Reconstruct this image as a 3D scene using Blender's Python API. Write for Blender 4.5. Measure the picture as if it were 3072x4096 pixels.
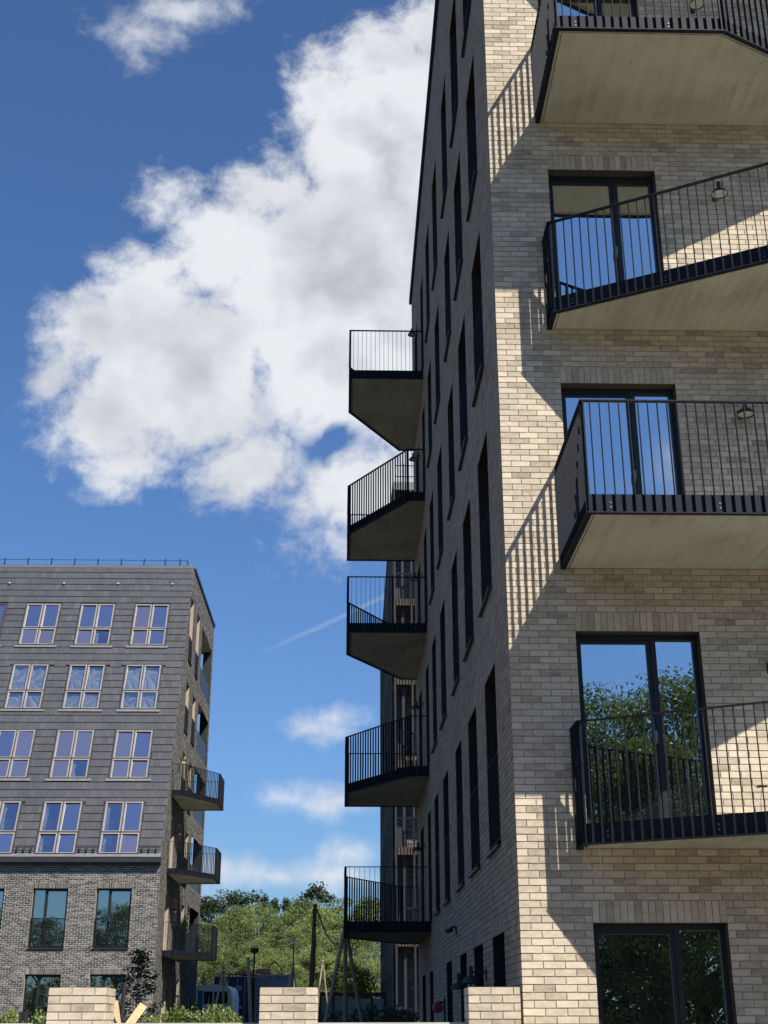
import bpy, bmesh, math, random
from mathutils import Vector, Matrix
import numpy as np

random.seed(7)
R = math.radians
scene = bpy.context.scene
for o in list(bpy.data.objects):
    bpy.data.objects.remove(o)

# ------------------------------------------------------------------ camera
cam_d = bpy.data.cameras.new('camera')
cam = bpy.data.objects.new('camera', cam_d)
scene.collection.objects.link(cam)
scene.camera = cam
CAM = Vector((-1.7642, -13.8506, 1.5476))
PITCH, ROLL, YAW, FPX = 0.3806, -0.0021, 0.0261, 5109.3
fwd = Vector((math.sin(YAW) * math.cos(PITCH), math.cos(YAW) * math.cos(PITCH), math.sin(PITCH)))
rgt = Vector((math.cos(YAW), -math.sin(YAW), 0))
upv = rgt.cross(fwd)
r2 = rgt * math.cos(ROLL) + upv * math.sin(ROLL)
u2 = upv * math.cos(ROLL) - rgt * math.sin(ROLL)
mw = Matrix((r2, u2, -fwd)).transposed().to_4x4()
mw.translation = CAM
cam.matrix_world = mw
cam_d.sensor_fit = 'VERTICAL'
cam_d.sensor_height = 36.0
cam_d.sensor_width = 27.0
cam_d.lens = 36.0 * FPX / 4096.0
cam_d.clip_start = 0.1
cam_d.clip_end = 3000
scene.render.resolution_x = 768
scene.render.resolution_y = 1024
cy = scene.cycles
cy.max_bounces = 6
cy.diffuse_bounces = 3
cy.glossy_bounces = 3
cy.transmission_bounces = 3
cy.transparent_max_bounces = 6
cy.caustics_reflective = False
cy.caustics_refractive = False
cy.sample_clamp_indirect = 6.0


def pix_dir(x, y):
    """direction of the sky through a point of the 3072 x 4096 photograph"""
    return (fwd * FPX + r2 * (x - 1536) + u2 * (2048 - y)).normalized()


# ------------------------------------------------------------------ light
SUN = Vector((0.815, -1.0, 1.459)).normalized()
SUN_EL = math.asin(SUN.z)
sun_d = bpy.data.lights.new('sun', 'SUN')
sun_d.energy = 5.0
sun_d.angle = R(0.53)
sun_d.color = (1.0, 0.935, 0.83)
sun = bpy.data.objects.new('sun', sun_d)
scene.collection.objects.link(sun)
sun.rotation_euler = SUN.to_track_quat('Z', 'Y').to_euler()
sun.location = (20, -25, 40)

vs = scene.view_settings
vs.view_transform = 'Standard'
vs.look = 'None'
vs.gamma = 1.0
vs.exposure = 0.72
vs.use_curve_mapping = False

# ------------------------------------------------------------------ sky
world = bpy.data.worlds.new('World')
scene.world = world
world.use_nodes = True
wt = world.node_tree
for n in list(wt.nodes):
    wt.nodes.remove(n)
WN, WL = wt.nodes, wt.links


def wnode(kind, **kw):
    n = WN.new(kind)
    for k, v in kw.items():
        setattr(n, k, v)
    return n


def wmath(op, a, b=None, c=None, clamp=False):
    n = wnode('ShaderNodeMath', operation=op, use_clamp=clamp)
    for i, v in enumerate((a, b, c)):
        if v is None:
            continue
        if isinstance(v, (int, float)):
            n.inputs[i].default_value = v
        else:
            WL.new(v, n.inputs[i])
    return n.outputs[0]


def wmixcol(fac, a, b):
    n = wnode('ShaderNodeMix', data_type='RGBA')
    for s, v in ((n.inputs[0], fac), (n.inputs[6], a), (n.inputs[7], b)):
        if isinstance(v, (int, float)):
            s.default_value = v
        elif isinstance(v, tuple):
            s.default_value = v + (1,)
        else:
            WL.new(v, s)
    return n.outputs[2]


def wsmooth(x, lo, hi):
    n = wnode('ShaderNodeMapRange', interpolation_type='SMOOTHSTEP')
    WL.new(x, n.inputs[0])
    n.inputs[1].default_value = lo
    n.inputs[2].default_value = hi
    return n.outputs[0]


def wnoise(vec, scale, detail=6, rough=0.55, dim='2D'):
    n = wnode('ShaderNodeTexNoise', noise_dimensions=dim)
    WL.new(vec, n.inputs['Vector'])
    n.inputs['Scale'].default_value = scale
    n.inputs['Detail'].default_value = detail
    n.inputs['Roughness'].default_value = rough
    return n


sky = wnode('ShaderNodeTexSky', sky_type='NISHITA')
sky.sun_disc = False
sky.sun_elevation = SUN_EL
sky.sun_rotation = math.atan2(SUN.x, SUN.y)
sky.altitude = 300
sky.air_density = 1.0
sky.dust_density = 0.25
sky.ozone_density = 2.5
skyg = wnode('ShaderNodeMix', data_type='RGBA', blend_type='MULTIPLY')
skyg.inputs[0].default_value = 1.0
WL.new(sky.outputs[0], skyg.inputs[6])
skyg.inputs[7].default_value = (0.66, 0.89, 1.16, 1)
sgr = wnode('ShaderNodeSeparateColor')
WL.new(skyg.outputs[2], sgr.inputs[0])
soft = wmath('DIVIDE', 1.03, wmath('MULTIPLY_ADD', wmath('MULTIPLY', sgr.outputs[1], sgr.outputs[1]), 0.014, 1.0))
skys = wnode('ShaderNodeVectorMath', operation='SCALE')
WL.new(skyg.outputs[2], skys.inputs[0])
WL.new(soft, skys.inputs[3])
SKYCOL = skys.outputs[0]

tc = wnode('ShaderNodeTexCoord')
DIR = tc.outputs['Generated']
sx = wnode('ShaderNodeSeparateXYZ')
WL.new(DIR, sx.inputs[0])
ysafe = wmath('MAXIMUM', sx.outputs[1], 0.06)
U = wmath('DIVIDE', sx.outputs[0], ysafe)
V = wmath('DIVIDE', sx.outputs[2], ysafe)
uv = wnode('ShaderNodeCombineXYZ')
WL.new(U, uv.inputs[0])
WL.new(V, uv.inputs[1])
UV = uv.outputs[0]
# wind-torn warp of the cloud layer
w1 = wnoise(UV, 9.0, 3, 0.6)
wsub = wnode('ShaderNodeVectorMath', operation='SUBTRACT')
WL.new(w1.outputs['Color'], wsub.inputs[0])
wsub.inputs[1].default_value = (0.5, 0.5, 0.5)
wscl = wnode('ShaderNodeVectorMath', operation='SCALE')
WL.new(wsub.outputs[0], wscl.inputs[0])
wscl.inputs[3].default_value = 0.03
wadd = wnode('ShaderNodeVectorMath', operation='ADD')
WL.new(UV, wadd.inputs[0])
WL.new(wscl.outputs[0], wadd.inputs[1])
UVW = wadd.outputs[0]


ROT = R(22)
dotx = wnode('ShaderNodeVectorMath', operation='DOT_PRODUCT')
WL.new(UVW, dotx.inputs[0])
dotx.inputs[1].default_value = (math.cos(ROT), math.sin(ROT), 0)
doty = wnode('ShaderNodeVectorMath', operation='DOT_PRODUCT')
WL.new(UVW, doty.inputs[0])
doty.inputs[1].default_value = (-math.sin(ROT), math.cos(ROT), 0)
uvr = wnode('ShaderNodeCombineXYZ')
WL.new(dotx.outputs[1], uvr.inputs[0])
WL.new(doty.outputs[1], uvr.inputs[1])
UVR = uvr.outputs[0]


def cloud_lobe(px, py, rx, ry, tilt=0):
    """soft lobe of the cloud bank, given where it stands in the sky; returns a height field in uv units"""
    D = 3072 / 1659.0
    d0, d1, d2 = (pix_dir(px * D, py * D), pix_dir((px + rx) * D, py * D), pix_dir(px * D, (py - ry) * D))
    c = (d0.x / d0.y, d0.z / d0.y)
    a = abs(d1.x / d1.y - c[0])
    b = abs(d2.z / d2.y - c[1])
    if tilt:
        c = (c[0] * math.cos(ROT) + c[1] * math.sin(ROT), -c[0] * math.sin(ROT) + c[1] * math.cos(ROT))
    m = wnode('ShaderNodeVectorMath', operation='MULTIPLY_ADD')
    WL.new(UVR if tilt else UVW, m.inputs[0])
    m.inputs[1].default_value = (1 / a, 1 / b, 0)
    m.inputs[2].default_value = (-c[0] / a, -c[1] / b, 0)
    ln = wnode('ShaderNodeVectorMath', operation='LENGTH')
    WL.new(m.outputs[0], ln.inputs[0])
    k = min(a, b)
    return wmath('MULTIPLY_ADD', ln.outputs[1], -k, k)


def cloud_union(lobes):
    f = None
    for l in lobes:
        h = cloud_lobe(*l)
        f = h if f is None else wmath('MAXIMUM', f, h)
    return f


big = cloud_union([
    (120, 800, 70, 85), (200, 720, 130, 105), (230, 900, 140, 110), (330, 640, 150, 120), (420, 800, 260, 190),
    (500, 540, 170, 130), (360, 425, 75, 62), (600, 420, 150, 95), (720, 640, 280, 300), (860, 320, 250, 250),
    (800, 130, 160, 85, 1), (960, 60, 130, 90), (690, 230, 80, 120), (520, 1000, 160, 105),
    (270, 1000, 120, 80), (860, 860, 200, 130), (795, 1062, 165, 122), (740, 1160, 90, 52, 1), (1020, 600, 250, 600)])
top = cloud_union([(300, 70, 90, 45), (400, 20, 130, 45, 1), (295, 125, 30, 42)])
low = cloud_union([(675, 1568, 54, 24), (715, 1550, 38, 14), (715, 1735, 90, 22), (610, 1722, 44, 16),
                   (570, 1893, 130, 20), (720, 1893, 130, 20), (765, 1852, 52, 30), (470, 1880, 70, 28),
                   (150, 1900, 230, 28), (1100, 1870, 300, 50)])
holes = cloud_union([(552, 815, 20, 38), (372, 802, 26, 11), (728, 950, 16, 8, 1)])

n_big = wnoise(UV, 10.0, 3, 0.55)
n_fine = wnoise(UVW, 30.0, 6, 0.66)
nb = wmath('SUBTRACT', n_big.outputs[0], 0.5)
nf = wmath('SUBTRACT', n_fine.outputs[0], 0.5)
edge = wmath('ADD', wmath('MULTIPLY', nb, 0.05), wmath('MULTIPLY', nf, 0.06))
hole_cut = wmath('MULTIPLY', wsmooth(wmath('ADD', holes, wmath('ADD', wmath('MULTIPLY', nf, 0.05), wmath('MULTIPLY', nb, 0.03))), -0.016, 0.030), 0.09)
f_big = wmath('SUBTRACT', wmath('ADD', big, edge), hole_cut)
f_top = wmath('ADD', wmath('SUBTRACT', top, 0.004), wmath('MULTIPLY', edge, 0.9))
f_low = wmath('ADD', wmath('ADD', low, 0.002), wmath('MULTIPLY', edge, 0.42))
a_big = wsmooth(f_big, -0.012, 0.032)
a_top = wmath('MULTIPLY', wsmooth(f_top, -0.018, 0.035), 0.85)
a_low = wmath('MULTIPLY', wsmooth(f_low, -0.008, 0.018), 0.88)
front = wsmooth(sx.outputs[1], 0.25, 0.45)
a_front = wmath('MULTIPLY', wmath('MAXIMUM', wmath('MAXIMUM', a_big, a_top), a_low), front)
# the same broken cumulus carries on round the rest of the sky
n_round = wnoise(DIR, 2.6, 4, 0.6, '3D')
dotn = wnode('ShaderNodeVectorMath', operation='DOT_PRODUCT')
WL.new(DIR, dotn.inputs[0])
dotn.inputs[1].default_value = (-0.05, 0.93, 0.37)
away = wmath('SUBTRACT', 1.0, wsmooth(dotn.outputs[1], 0.72, 0.86))
a_round = wmath('MULTIPLY', wmath('MULTIPLY', wsmooth(n_round.outputs[0], 0.61, 0.74), away), wsmooth(sx.outputs[2], 0.0, 0.12))
ALPHA = wmath('MAXIMUM', a_front, a_round)

# shading of the bank: sunlit rims and billows (sun high on the right), greyer where it is thick
n_bil = wnoise(UVW, 5.5, 5, 0.5)
osh = wnode('ShaderNodeVectorMath', operation='ADD')
WL.new(UVW, osh.inputs[0])
osh.inputs[1].default_value = (0.010, 0.030, 0)
n_bil2 = wnoise(osh.outputs[0], 5.5, 4, 0.5)
relief = wmath('MULTIPLY', wmath('SUBTRACT', n_bil.outputs[0], n_bil2.outputs[0]), 2.0)
thick = wsmooth(f_big, 0.01, 0.15)
billow = wsmooth(n_bil.outputs[0], 0.36, 0.62)
lit = wmath('SUBTRACT', 0.93, wmath('MULTIPLY', thick, wmath('SUBTRACT', 0.82, wmath('MULTIPLY', billow, 0.58))))
lit = wmath('ADD', lit, relief, clamp=True)
CLOUD = wmixcol(lit, (3.0, 3.3, 3.85), (6.75, 6.95, 7.3))
SKYF = wmixcol(ALPHA, SKYCOL, CLOUD)
# thin vapour trail
ct0, ct1 = pix_dir(550 * 1.8517, 1418 * 1.8517), pix_dir(840 * 1.8517, 1285 * 1.8517)
p0 = (ct0.x / ct0.y, ct0.z / ct0.y)
p1 = (ct1.x / ct1.y, ct1.z / ct1.y)
ang = math.atan2(p1[1] - p0[1], p1[0] - p0[0])
mt = wnode('ShaderNodeMapping', vector_type='TEXTURE')
WL.new(UV, mt.inputs[0])
mt.inputs[1].default_value = (p0[0], p0[1], 0)
mt.inputs[2].default_value = (0, 0, ang)
sx2 = wnode('ShaderNodeSeparateXYZ')
WL.new(mt.outputs[0], sx2.inputs[0])
trail = wmath('SUBTRACT', 1.0, wsmooth(wmath('ABSOLUTE', wmath('ADD', sx2.outputs[1], wmath('MULTIPLY', nf, 0.004))), 0.0, 0.0032))
trail = wmath('MULTIPLY', wmath('MULTIPLY', trail, wmath('MULTIPLY', wsmooth(sx2.outputs[0], -0.01, 0.06), wmath('SUBTRACT', 1.0, wsmooth(sx2.outputs[0], 0.10, 0.15)))), wmath('MULTIPLY', front, 0.18))
SKYF = wmixcol(trail, SKYF, (6.0, 6.2, 6.6))
bg = wnode('ShaderNodeBackground')
bg.inputs[1].default_value = 0.074
WL.new(SKYF, bg.inputs[0])
world.cycles.sampling_method = 'MANUAL'
world.cycles.sample_map_resolution = 512
wo = wnode('ShaderNodeOutputWorld')
WL.new(bg.outputs[0], wo.inputs[0])


# ================================================================== helpers
def link(o):
    scene.collection.objects.link(o)
    return o


def tag(o, label=None, cat=None, group=None, kind=None):
    for k, v in (('label', label), ('category', cat), ('group', group), ('kind', kind)):
        if v:
            o[k] = v
    return o


def empty(name, loc=(0, 0, 0), rz=0.0, **kw):
    o = link(bpy.data.objects.new(name, None))
    o.empty_display_size = 0.3
    o.location = loc
    o.rotation_euler = (0, 0, rz)
    return tag(o, **kw)


def root_offset(p):
    v = Vector((0, 0, 0))
    while p is not None:
        v += p.location
        p = p.parent
    return v


class MB:
    def __init__(s):
        s.v, s.f, s.t, s.m = [], [], [], []

    def quad(s, a, b, c, d, tone=0.5, mi=0):
        n = len(s.v)
        s.v += [tuple(a), tuple(b), tuple(c), tuple(d)]
        s.f.append((n, n + 1, n + 2, n + 3))
        s.t.append(tone)
        s.m.append(mi)

    def poly(s, pts, tone=0.5, mi=0):
        n = len(s.v)
        s.v += [tuple(p) for p in pts]
        s.f.append(tuple(range(n, n + len(pts))))
        s.t.append(tone)
        s.m.append(mi)

    def hexa(s, p, tone=0.5, mi=0, skip=()):
        """8 points: bottom ring 0-3, top ring 4-7"""
        n = len(s.v)
        s.v += [tuple(q) for q in p]
        for i, f in enumerate(((3, 2, 1, 0), (4, 5, 6, 7), (0, 1, 5, 4), (1, 2, 6, 5), (2, 3, 7, 6), (3, 0, 4, 7))):
            if i in skip:
                continue
            s.f.append(tuple(n + j for j in f))
            s.t.append(tone)
            s.m.append(mi)

    def box(s, x0, x1, y0, y1, z0, z1, tone=0.5, mi=0):
        s.hexa([(x0, y0, z0), (x1, y0, z0), (x1, y1, z0), (x0, y1, z0), (x0, y0, z1), (x1, y0, z1), (x1, y1, z1), (x0, y1, z1)], tone, mi)

    def mbox(s, M, u0, u1, v0, v1, d0, d1, tone=0.5, mi=0, skip=()):
        s.hexa([M(u0, v0, d0), M(u1, v0, d0), M(u1, v0, d1), M(u0, v0, d1), M(u0, v1, d0), M(u1, v1, d0), M(u1, v1, d1), M(u0, v1, d1)], tone, mi, skip)

    def prism(s, pts, z0, z1, tone=0.5, mi=0):
        n = len(pts)
        s.poly([(x, y, z0) for x, y in reversed(pts)], tone, mi)
        s.poly([(x, y, z1) for x, y in pts], tone, mi)
        for i in range(n):
            a, b = pts[i], pts[(i + 1) % n]
            s.quad((a[0], a[1], z0), (b[0], b[1], z0), (b[0], b[1], z1), (a[0], a[1], z1), tone, mi)

    def tube(s, pts, radii, seg=8, tone=0.5, mi=0, caps=True):
        rings = []
        pts = [Vector(p) for p in pts]
        ref = None
        for i, p in enumerate(pts):
            d = (pts[min(i + 1, len(pts) - 1)] - pts[max(i - 1, 0)])
            if d.length < 1e-9:
                d = Vector((0, 0, 1))
            d.normalize()
            if ref is None:
                ref = Vector((1, 0, 0)) if abs(d.x) < 0.8 else Vector((0, 1, 0))
            x = d.cross(ref)
            if x.length < 1e-6:
                x = d.orthogonal()
            x.normalize()
            ref = x.cross(d)
            y = d.cross(x)
            r = radii[i] if hasattr(radii, '__len__') else radii
            n = len(s.v)
            for k in range(seg):
                a = 2 * math.pi * k / seg
                s.v.append(tuple(p + x * math.cos(a) * r + y * math.sin(a) * r))
            rings.append(n)
        for a, b in zip(rings, rings[1:]):
            for k in range(seg):
                s.f.append((a + k, a + (k + 1) % seg, b + (k + 1) % seg, b + k))
                s.t.append(tone)
                s.m.append(mi)
        if caps:
            for a in (rings[0], rings[-1]):
                s.f.append(tuple(a + k for k in range(seg)))
                s.t.append(tone)
                s.m.append(mi)

    def lathe(s, c, prof, seg=24, tone=0.5, mi=0):
        c = Vector(c)
        rings = []
        for r, z in prof:
            n = len(s.v)
            for k in range(seg):
                a = 2 * math.pi * k / seg
                s.v.append(tuple(c + Vector((r * math.cos(a), r * math.sin(a), z))))
            rings.append(n)
        for a, b in zip(rings, rings[1:]):
            for k in range(seg):
                s.f.append((a + k, a + (k + 1) % seg, b + (k + 1) % seg, b + k))
                s.t.append(tone)
                s.m.append(mi)

    def mesh(s, name, mats, off=None, smooth=False):
        me = bpy.data.meshes.new(name)
        v = s.v
        if off is not None and off.length > 0:
            v = [(a - off.x, b - off.y, c - off.z) for a, b, c in v]
        me.from_pydata(v, [], s.f)
        at = me.attributes.new('tone', 'FLOAT', 'FACE')
        at.data.foreach_set('value', s.t)
        for m in (mats if isinstance(mats, (list, tuple)) else [mats]):
            me.materials.append(m)
        if isinstance(mats, (list, tuple)) and len(mats) > 1:
            me.polygons.foreach_set('material_index', s.m)
        if smooth:
            me.polygons.foreach_set('use_smooth', [True] * len(me.polygons))
        me.update()
        return me

    def build(s, name, mats, parent=None, smooth=False, **kw):
        """mesh given in world coordinates; the parent chain is made of unrotated empties"""
        o = bpy.data.objects.new(name, None) if not s.f else bpy.data.objects.new(
            name, s.mesh(name, mats, root_offset(parent) if parent else None, smooth))
        link(o)
        if parent:
            o.parent = parent
        return tag(o, **kw)


def copy_tree(o, parent=None):
    c = o.copy()
    scene.collection.objects.link(c)
    c.parent = parent
    for ch in list(o.children):
        copy_tree(ch, c)
    return c


# ------------------------------------------------------------------ materials
def new_mat(name):
    m = bpy.data.materials.new(name)
    m.use_nodes = True
    nt = m.node_tree
    for n in list(nt.nodes):
        nt.nodes.remove(n)
    out = nt.nodes.new('ShaderNodeOutputMaterial')
    return m, nt, out


def N(nt, kind, **kw):
    n = nt.nodes.new(kind)
    for k, v in kw.items():
        setattr(n, k, v)
    return n


def ramp(nt, fac, stops):
    r = N(nt, 'ShaderNodeValToRGB')
    e = r.color_ramp.elements
    while len(e) < len(stops):
        e.new(0.5)
    for el, (p, c) in zip(e, stops):
        el.position = p
        el.color = (c[0], c[1], c[2], 1)
    nt.links.new(fac, r.inputs[0])
    return r.outputs[0]


def mathn(nt, op, a, b=None, c=None, clamp=False):
    n = N(nt, 'ShaderNodeMath', operation=op, use_clamp=clamp)
    for i, v in enumerate((a, b, c)):
        if v is None:
            continue
        if isinstance(v, (int, float)):
            n.inputs[i].default_value = v
        else:
            nt.links.new(v, n.inputs[i])
    return n.outputs[0]


def pos_noise(nt, scale, detail=4, rough=0.55, stretch=(1, 1, 1), shift=None):
    g = N(nt, 'ShaderNodeNewGeometry')
    mp = N(nt, 'ShaderNodeMapping')
    nt.links.new(g.outputs['Position'], mp.inputs[0])
    mp.inputs[3].default_value = stretch
    vec = mp.outputs[0]
    if shift is not None:
        cb = N(nt, 'ShaderNodeCombineXYZ')
        for i in range(3):
            nt.links.new(shift, cb.inputs[i])
        ad = N(nt, 'ShaderNodeVectorMath', operation='ADD')
        nt.links.new(vec, ad.inputs[0])
        nt.links.new(cb.outputs[0], ad.inputs[1])
        vec = ad.outputs[0]
    n = N(nt, 'ShaderNodeTexNoise')
    nt.links.new(vec, n.inputs['Vector'])
    n.inputs['Scale'].default_value = scale
    n.inputs['Detail'].default_value = detail
    n.inputs['Roughness'].default_value = rough
    return n.outputs[0]


def bump(nt, h, strength=0.3, dist=0.01):
    b = N(nt, 'ShaderNodeBump')
    b.inputs['Strength'].default_value = strength
    b.inputs['Distance'].default_value = dist
    nt.links.new(h, b.inputs['Height'])
    return b.outputs[0]


def plain(name, col, rough=0.6, metal=0.0, var=0.15, scale=6.0, bumps=0.1, stretch=(1, 1, 1), spec=0.5):
    m, nt, out = new_mat(name)
    p = N(nt, 'ShaderNodeBsdfPrincipled')
    n = pos_noise(nt, scale, 3, 0.6, stretch)
    lo = tuple(c * (1 - var) for c in col)
    hi = tuple(min(1, c * (1 + var)) for c in col)
    nt.links.new(ramp(nt, n, [(0.3, lo), (0.7, hi)]), p.inputs['Base Color'])
    p.inputs['Roughness'].default_value = rough
    p.inputs['Metallic'].default_value = metal
    p.inputs['Specular IOR Level'].default_value = spec
    if bumps > 0.25:
        nt.links.new(bump(nt, pos_noise(nt, scale * 8, 3), bumps, 0.004), p.inputs['Normal'])
    nt.links.new(p.outputs[0], out.inputs[0])
    return m


def brick_mat(name, stops, rough=0.85, mott=0.35, scale=16.0):
    m, nt, out = new_mat(name)
    p = N(nt, 'ShaderNodeBsdfPrincipled')
    a = N(nt, 'ShaderNodeAttribute', attribute_name='tone')
    tone = a.outputs['Fac']
    sh = mathn(nt, 'MULTIPLY', tone, 57.0)
    n1 = pos_noise(nt, scale, 3, 0.6, (0.6, 0.6, 1.3), sh)
    n2 = pos_noise(nt, scale * 5, 1, 0.6, (1, 1, 1), sh)
    nn = mathn(nt, 'ADD', mathn(nt, 'MULTIPLY', mathn(nt, 'SUBTRACT', n1, 0.5), mott * 2.6), mathn(nt, 'MULTIPLY', mathn(nt, 'SUBTRACT', n2, 0.5), mott * 0.9))
    big = pos_noise(nt, 0.55, 2, 0.5)
    nn = mathn(nt, 'ADD', nn, mathn(nt, 'MULTIPLY', mathn(nt, 'SUBTRACT', big, 0.5), 0.45))
    fac = mathn(nt, 'ADD', tone, nn, clamp=True)
    nt.links.new(ramp(nt, fac, stops), p.inputs['Base Color'])
    p.inputs['Roughness'].default_value = rough
    p.inputs['Specular IOR Level'].default_value = 0.25
    nt.links.new(p.outputs[0], out.inputs[0])
    return m


def concrete_mat(name, col):
    """cast concrete: broad cloudy tone, long faint formwork streaks, a scatter of small dark blemishes"""
    m, nt, out = new_mat(name)
    p = N(nt, 'ShaderNodeBsdfPrincipled')
    a = pos_noise(nt, 0.9, 4, 0.6)
    b = pos_noise(nt, 2.2, 3, 0.55, (5, .35, 1))
    c = pos_noise(nt, 14.0, 3, 0.6)
    t = mathn(nt, 'ADD', mathn(nt, 'MULTIPLY', a, .55), mathn(nt, 'ADD', mathn(nt, 'MULTIPLY', b, .30), mathn(nt, 'MULTIPLY', c, .15)))
    base = ramp(nt, t, [(0.36, tuple(x * .70 for x in col)), (0.5, col), (0.64, tuple(x * 1.18 for x in col))])
    spots = pos_noise(nt, 5.0, 3, 0.7)
    dk = N(nt, 'ShaderNodeMix', data_type='RGBA', blend_type='MULTIPLY')
    r = N(nt, 'ShaderNodeMapRange')
    nt.links.new(spots, r.inputs[0])
    r.inputs[1].default_value = 0.66
    r.inputs[2].default_value = 0.76
    nt.links.new(mathn(nt, 'MULTIPLY', r.outputs[0], .55), dk.inputs[0])
    nt.links.new(base, dk.inputs[6])
    dk.inputs[7].default_value = (0.55, 0.5, 0.42, 1)
    nt.links.new(dk.outputs[2], p.inputs['Base Color'])
    p.inputs['Roughness'].default_value = 0.9
    p.inputs['Specular IOR Level'].default_value = 0.25
    nt.links.new(p.outputs[0], out.inputs[0])
    return m


M = {}
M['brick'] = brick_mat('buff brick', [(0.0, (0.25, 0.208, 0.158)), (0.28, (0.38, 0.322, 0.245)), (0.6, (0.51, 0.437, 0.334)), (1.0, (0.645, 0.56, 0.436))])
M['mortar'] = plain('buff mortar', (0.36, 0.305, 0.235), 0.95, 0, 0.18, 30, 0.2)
M['reveal'] = plain('rendered reveal', (0.36, 0.30, 0.225), 0.9, 0, 0.08, 4, 0.1)
M['sidebrick'] = brick_mat('buff brick darkened for shade', [(0.0, (0.19, 0.146, 0.104)), (0.4, (0.285, 0.223, 0.163)), (1.0, (0.42, 0.335, 0.25))], 0.85, 0.25)  # same brick as the front, with the side wall's shade put into its colour
M['sidemortar'] = plain('buff mortar darkened for shade', (0.22, 0.18, 0.14), 0.95, 0, 0.15, 30, 0.2)  # front mortar in a darker copy, shade of the side wall painted in
M['dark_brick'] = brick_mat('dark grey brick', [(0.0, (0.055, 0.052, 0.05)), (0.5, (0.115, 0.108, 0.10)), (1.0, (0.21, 0.198, 0.182))], 0.85, 0.22)
M['pale_mortar'] = plain('pale mortar', (0.50, 0.475, 0.43), 0.95, 0, 0.12, 20, 0.2)
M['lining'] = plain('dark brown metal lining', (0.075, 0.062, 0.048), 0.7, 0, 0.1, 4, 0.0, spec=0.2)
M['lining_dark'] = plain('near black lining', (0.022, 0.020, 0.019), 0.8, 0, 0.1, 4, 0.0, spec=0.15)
M['concrete'] = concrete_mat('warm concrete', (0.43, 0.425, 0.355))
M['concrete_grey'] = plain('grey concrete', (0.42, 0.41, 0.38), 0.9, 0, 0.12, 2.0, 0.15)
M['steel'] = plain('dark powder coated steel', (0.0105, 0.0135, 0.021), 0.62, 0.0, 0.25, 9, 0.03, spec=0.14)
M['alu'] = plain('anthracite aluminium', (0.014, 0.018, 0.024), 0.42, 0.0, 0.15, 6, 0.0, spec=0.3)
M['coping'] = plain('dark metal coping', (0.030, 0.032, 0.036), 0.45, 0.2, 0.15, 3, 0.02)
M['zinc'] = plain('grey lead flashing', (0.17, 0.172, 0.175), 0.5, 0.3, 0.15, 5, 0.05)
M['sash'] = plain('bronze anodised sash', (0.25, 0.225, 0.205), 0.6, 0.0, 0.12, 3, 0.0, spec=0.25)
M['sash_dark'] = plain('dark sash flashing', (0.035, 0.035, 0.037), 0.5, 0.1, 0.15, 3, 0.0)
M['tile'] = brick_mat('slate grey tile', [(0.0, (0.046, 0.049, 0.057)), (0.5, (0.061, 0.065, 0.075)), (1.0, (0.084, 0.088, 0.099))], 0.55, 0.14, 3.0)
M['underlay'] = plain('tile batten shadow', (0.02, 0.02, 0.02), 0.9, 0, 0.1, 4, 0)
M['lamp_white'] = plain('opal lamp glass', (0.42, 0.415, 0.39), 0.4, 0, 0.03, 3, 0)
M['white'] = plain('white paint', (0.80, 0.80, 0.79), 0.4, 0, 0.05, 3, 0)
M['black'] = plain('matt black', (0.015, 0.015, 0.016), 0.6, 0, 0.2, 6, 0.05)
M['wood'] = plain('weathered timber stake', (0.30, 0.235, 0.15), 0.85, 0, 0.3, 12, 0.3, (6, 6, 0.6))
M['new_wood'] = plain('fresh sawn timber', (0.55, 0.36, 0.19), 0.75, 0, 0.25, 12, 0.3, (6, 6, 0.6))
M['bark'] = plain('bark', (0.13, 0.105, 0.08), 0.95, 0, 0.35, 8, 0.6, (3, 3, 0.6))
M['red'] = plain('red hose', (0.32, 0.035, 0.04), 0.6, 0, 0.2, 9, 0.1)
M['orange'] = plain('orange hose', (0.55, 0.20, 0.09), 0.6, 0, 0.2, 9, 0.1)
M['navy'] = plain('navy container paint', (0.018, 0.022, 0.055), 0.5, 0, 0.35, 2, 0.1)
M['ltgrey'] = plain('light grey cabin paint', (0.27, 0.29, 0.31), 0.5, 0, 0.12, 2, 0.05)
M['teal'] = plain('teal panel', (0.05, 0.22, 0.25), 0.5, 0, 0.2, 3, 0.05)
M['soil'] = plain('soil', (0.10, 0.08, 0.055), 0.95, 0, 0.4, 3, 0.5)
M['paving'] = plain('pale street paving', (0.17, 0.155, 0.128), 0.9, 0, 0.2, 1.2, 0.2)
M['grass'] = plain('trodden soil with grass', (0.050, 0.048, 0.040), 0.95, 0, 0.4, 1.5, 0.5)
M['cord'] = plain('pale string', (0.55, 0.53, 0.48), 0.8, 0, 0.1, 5, 0)


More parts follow.
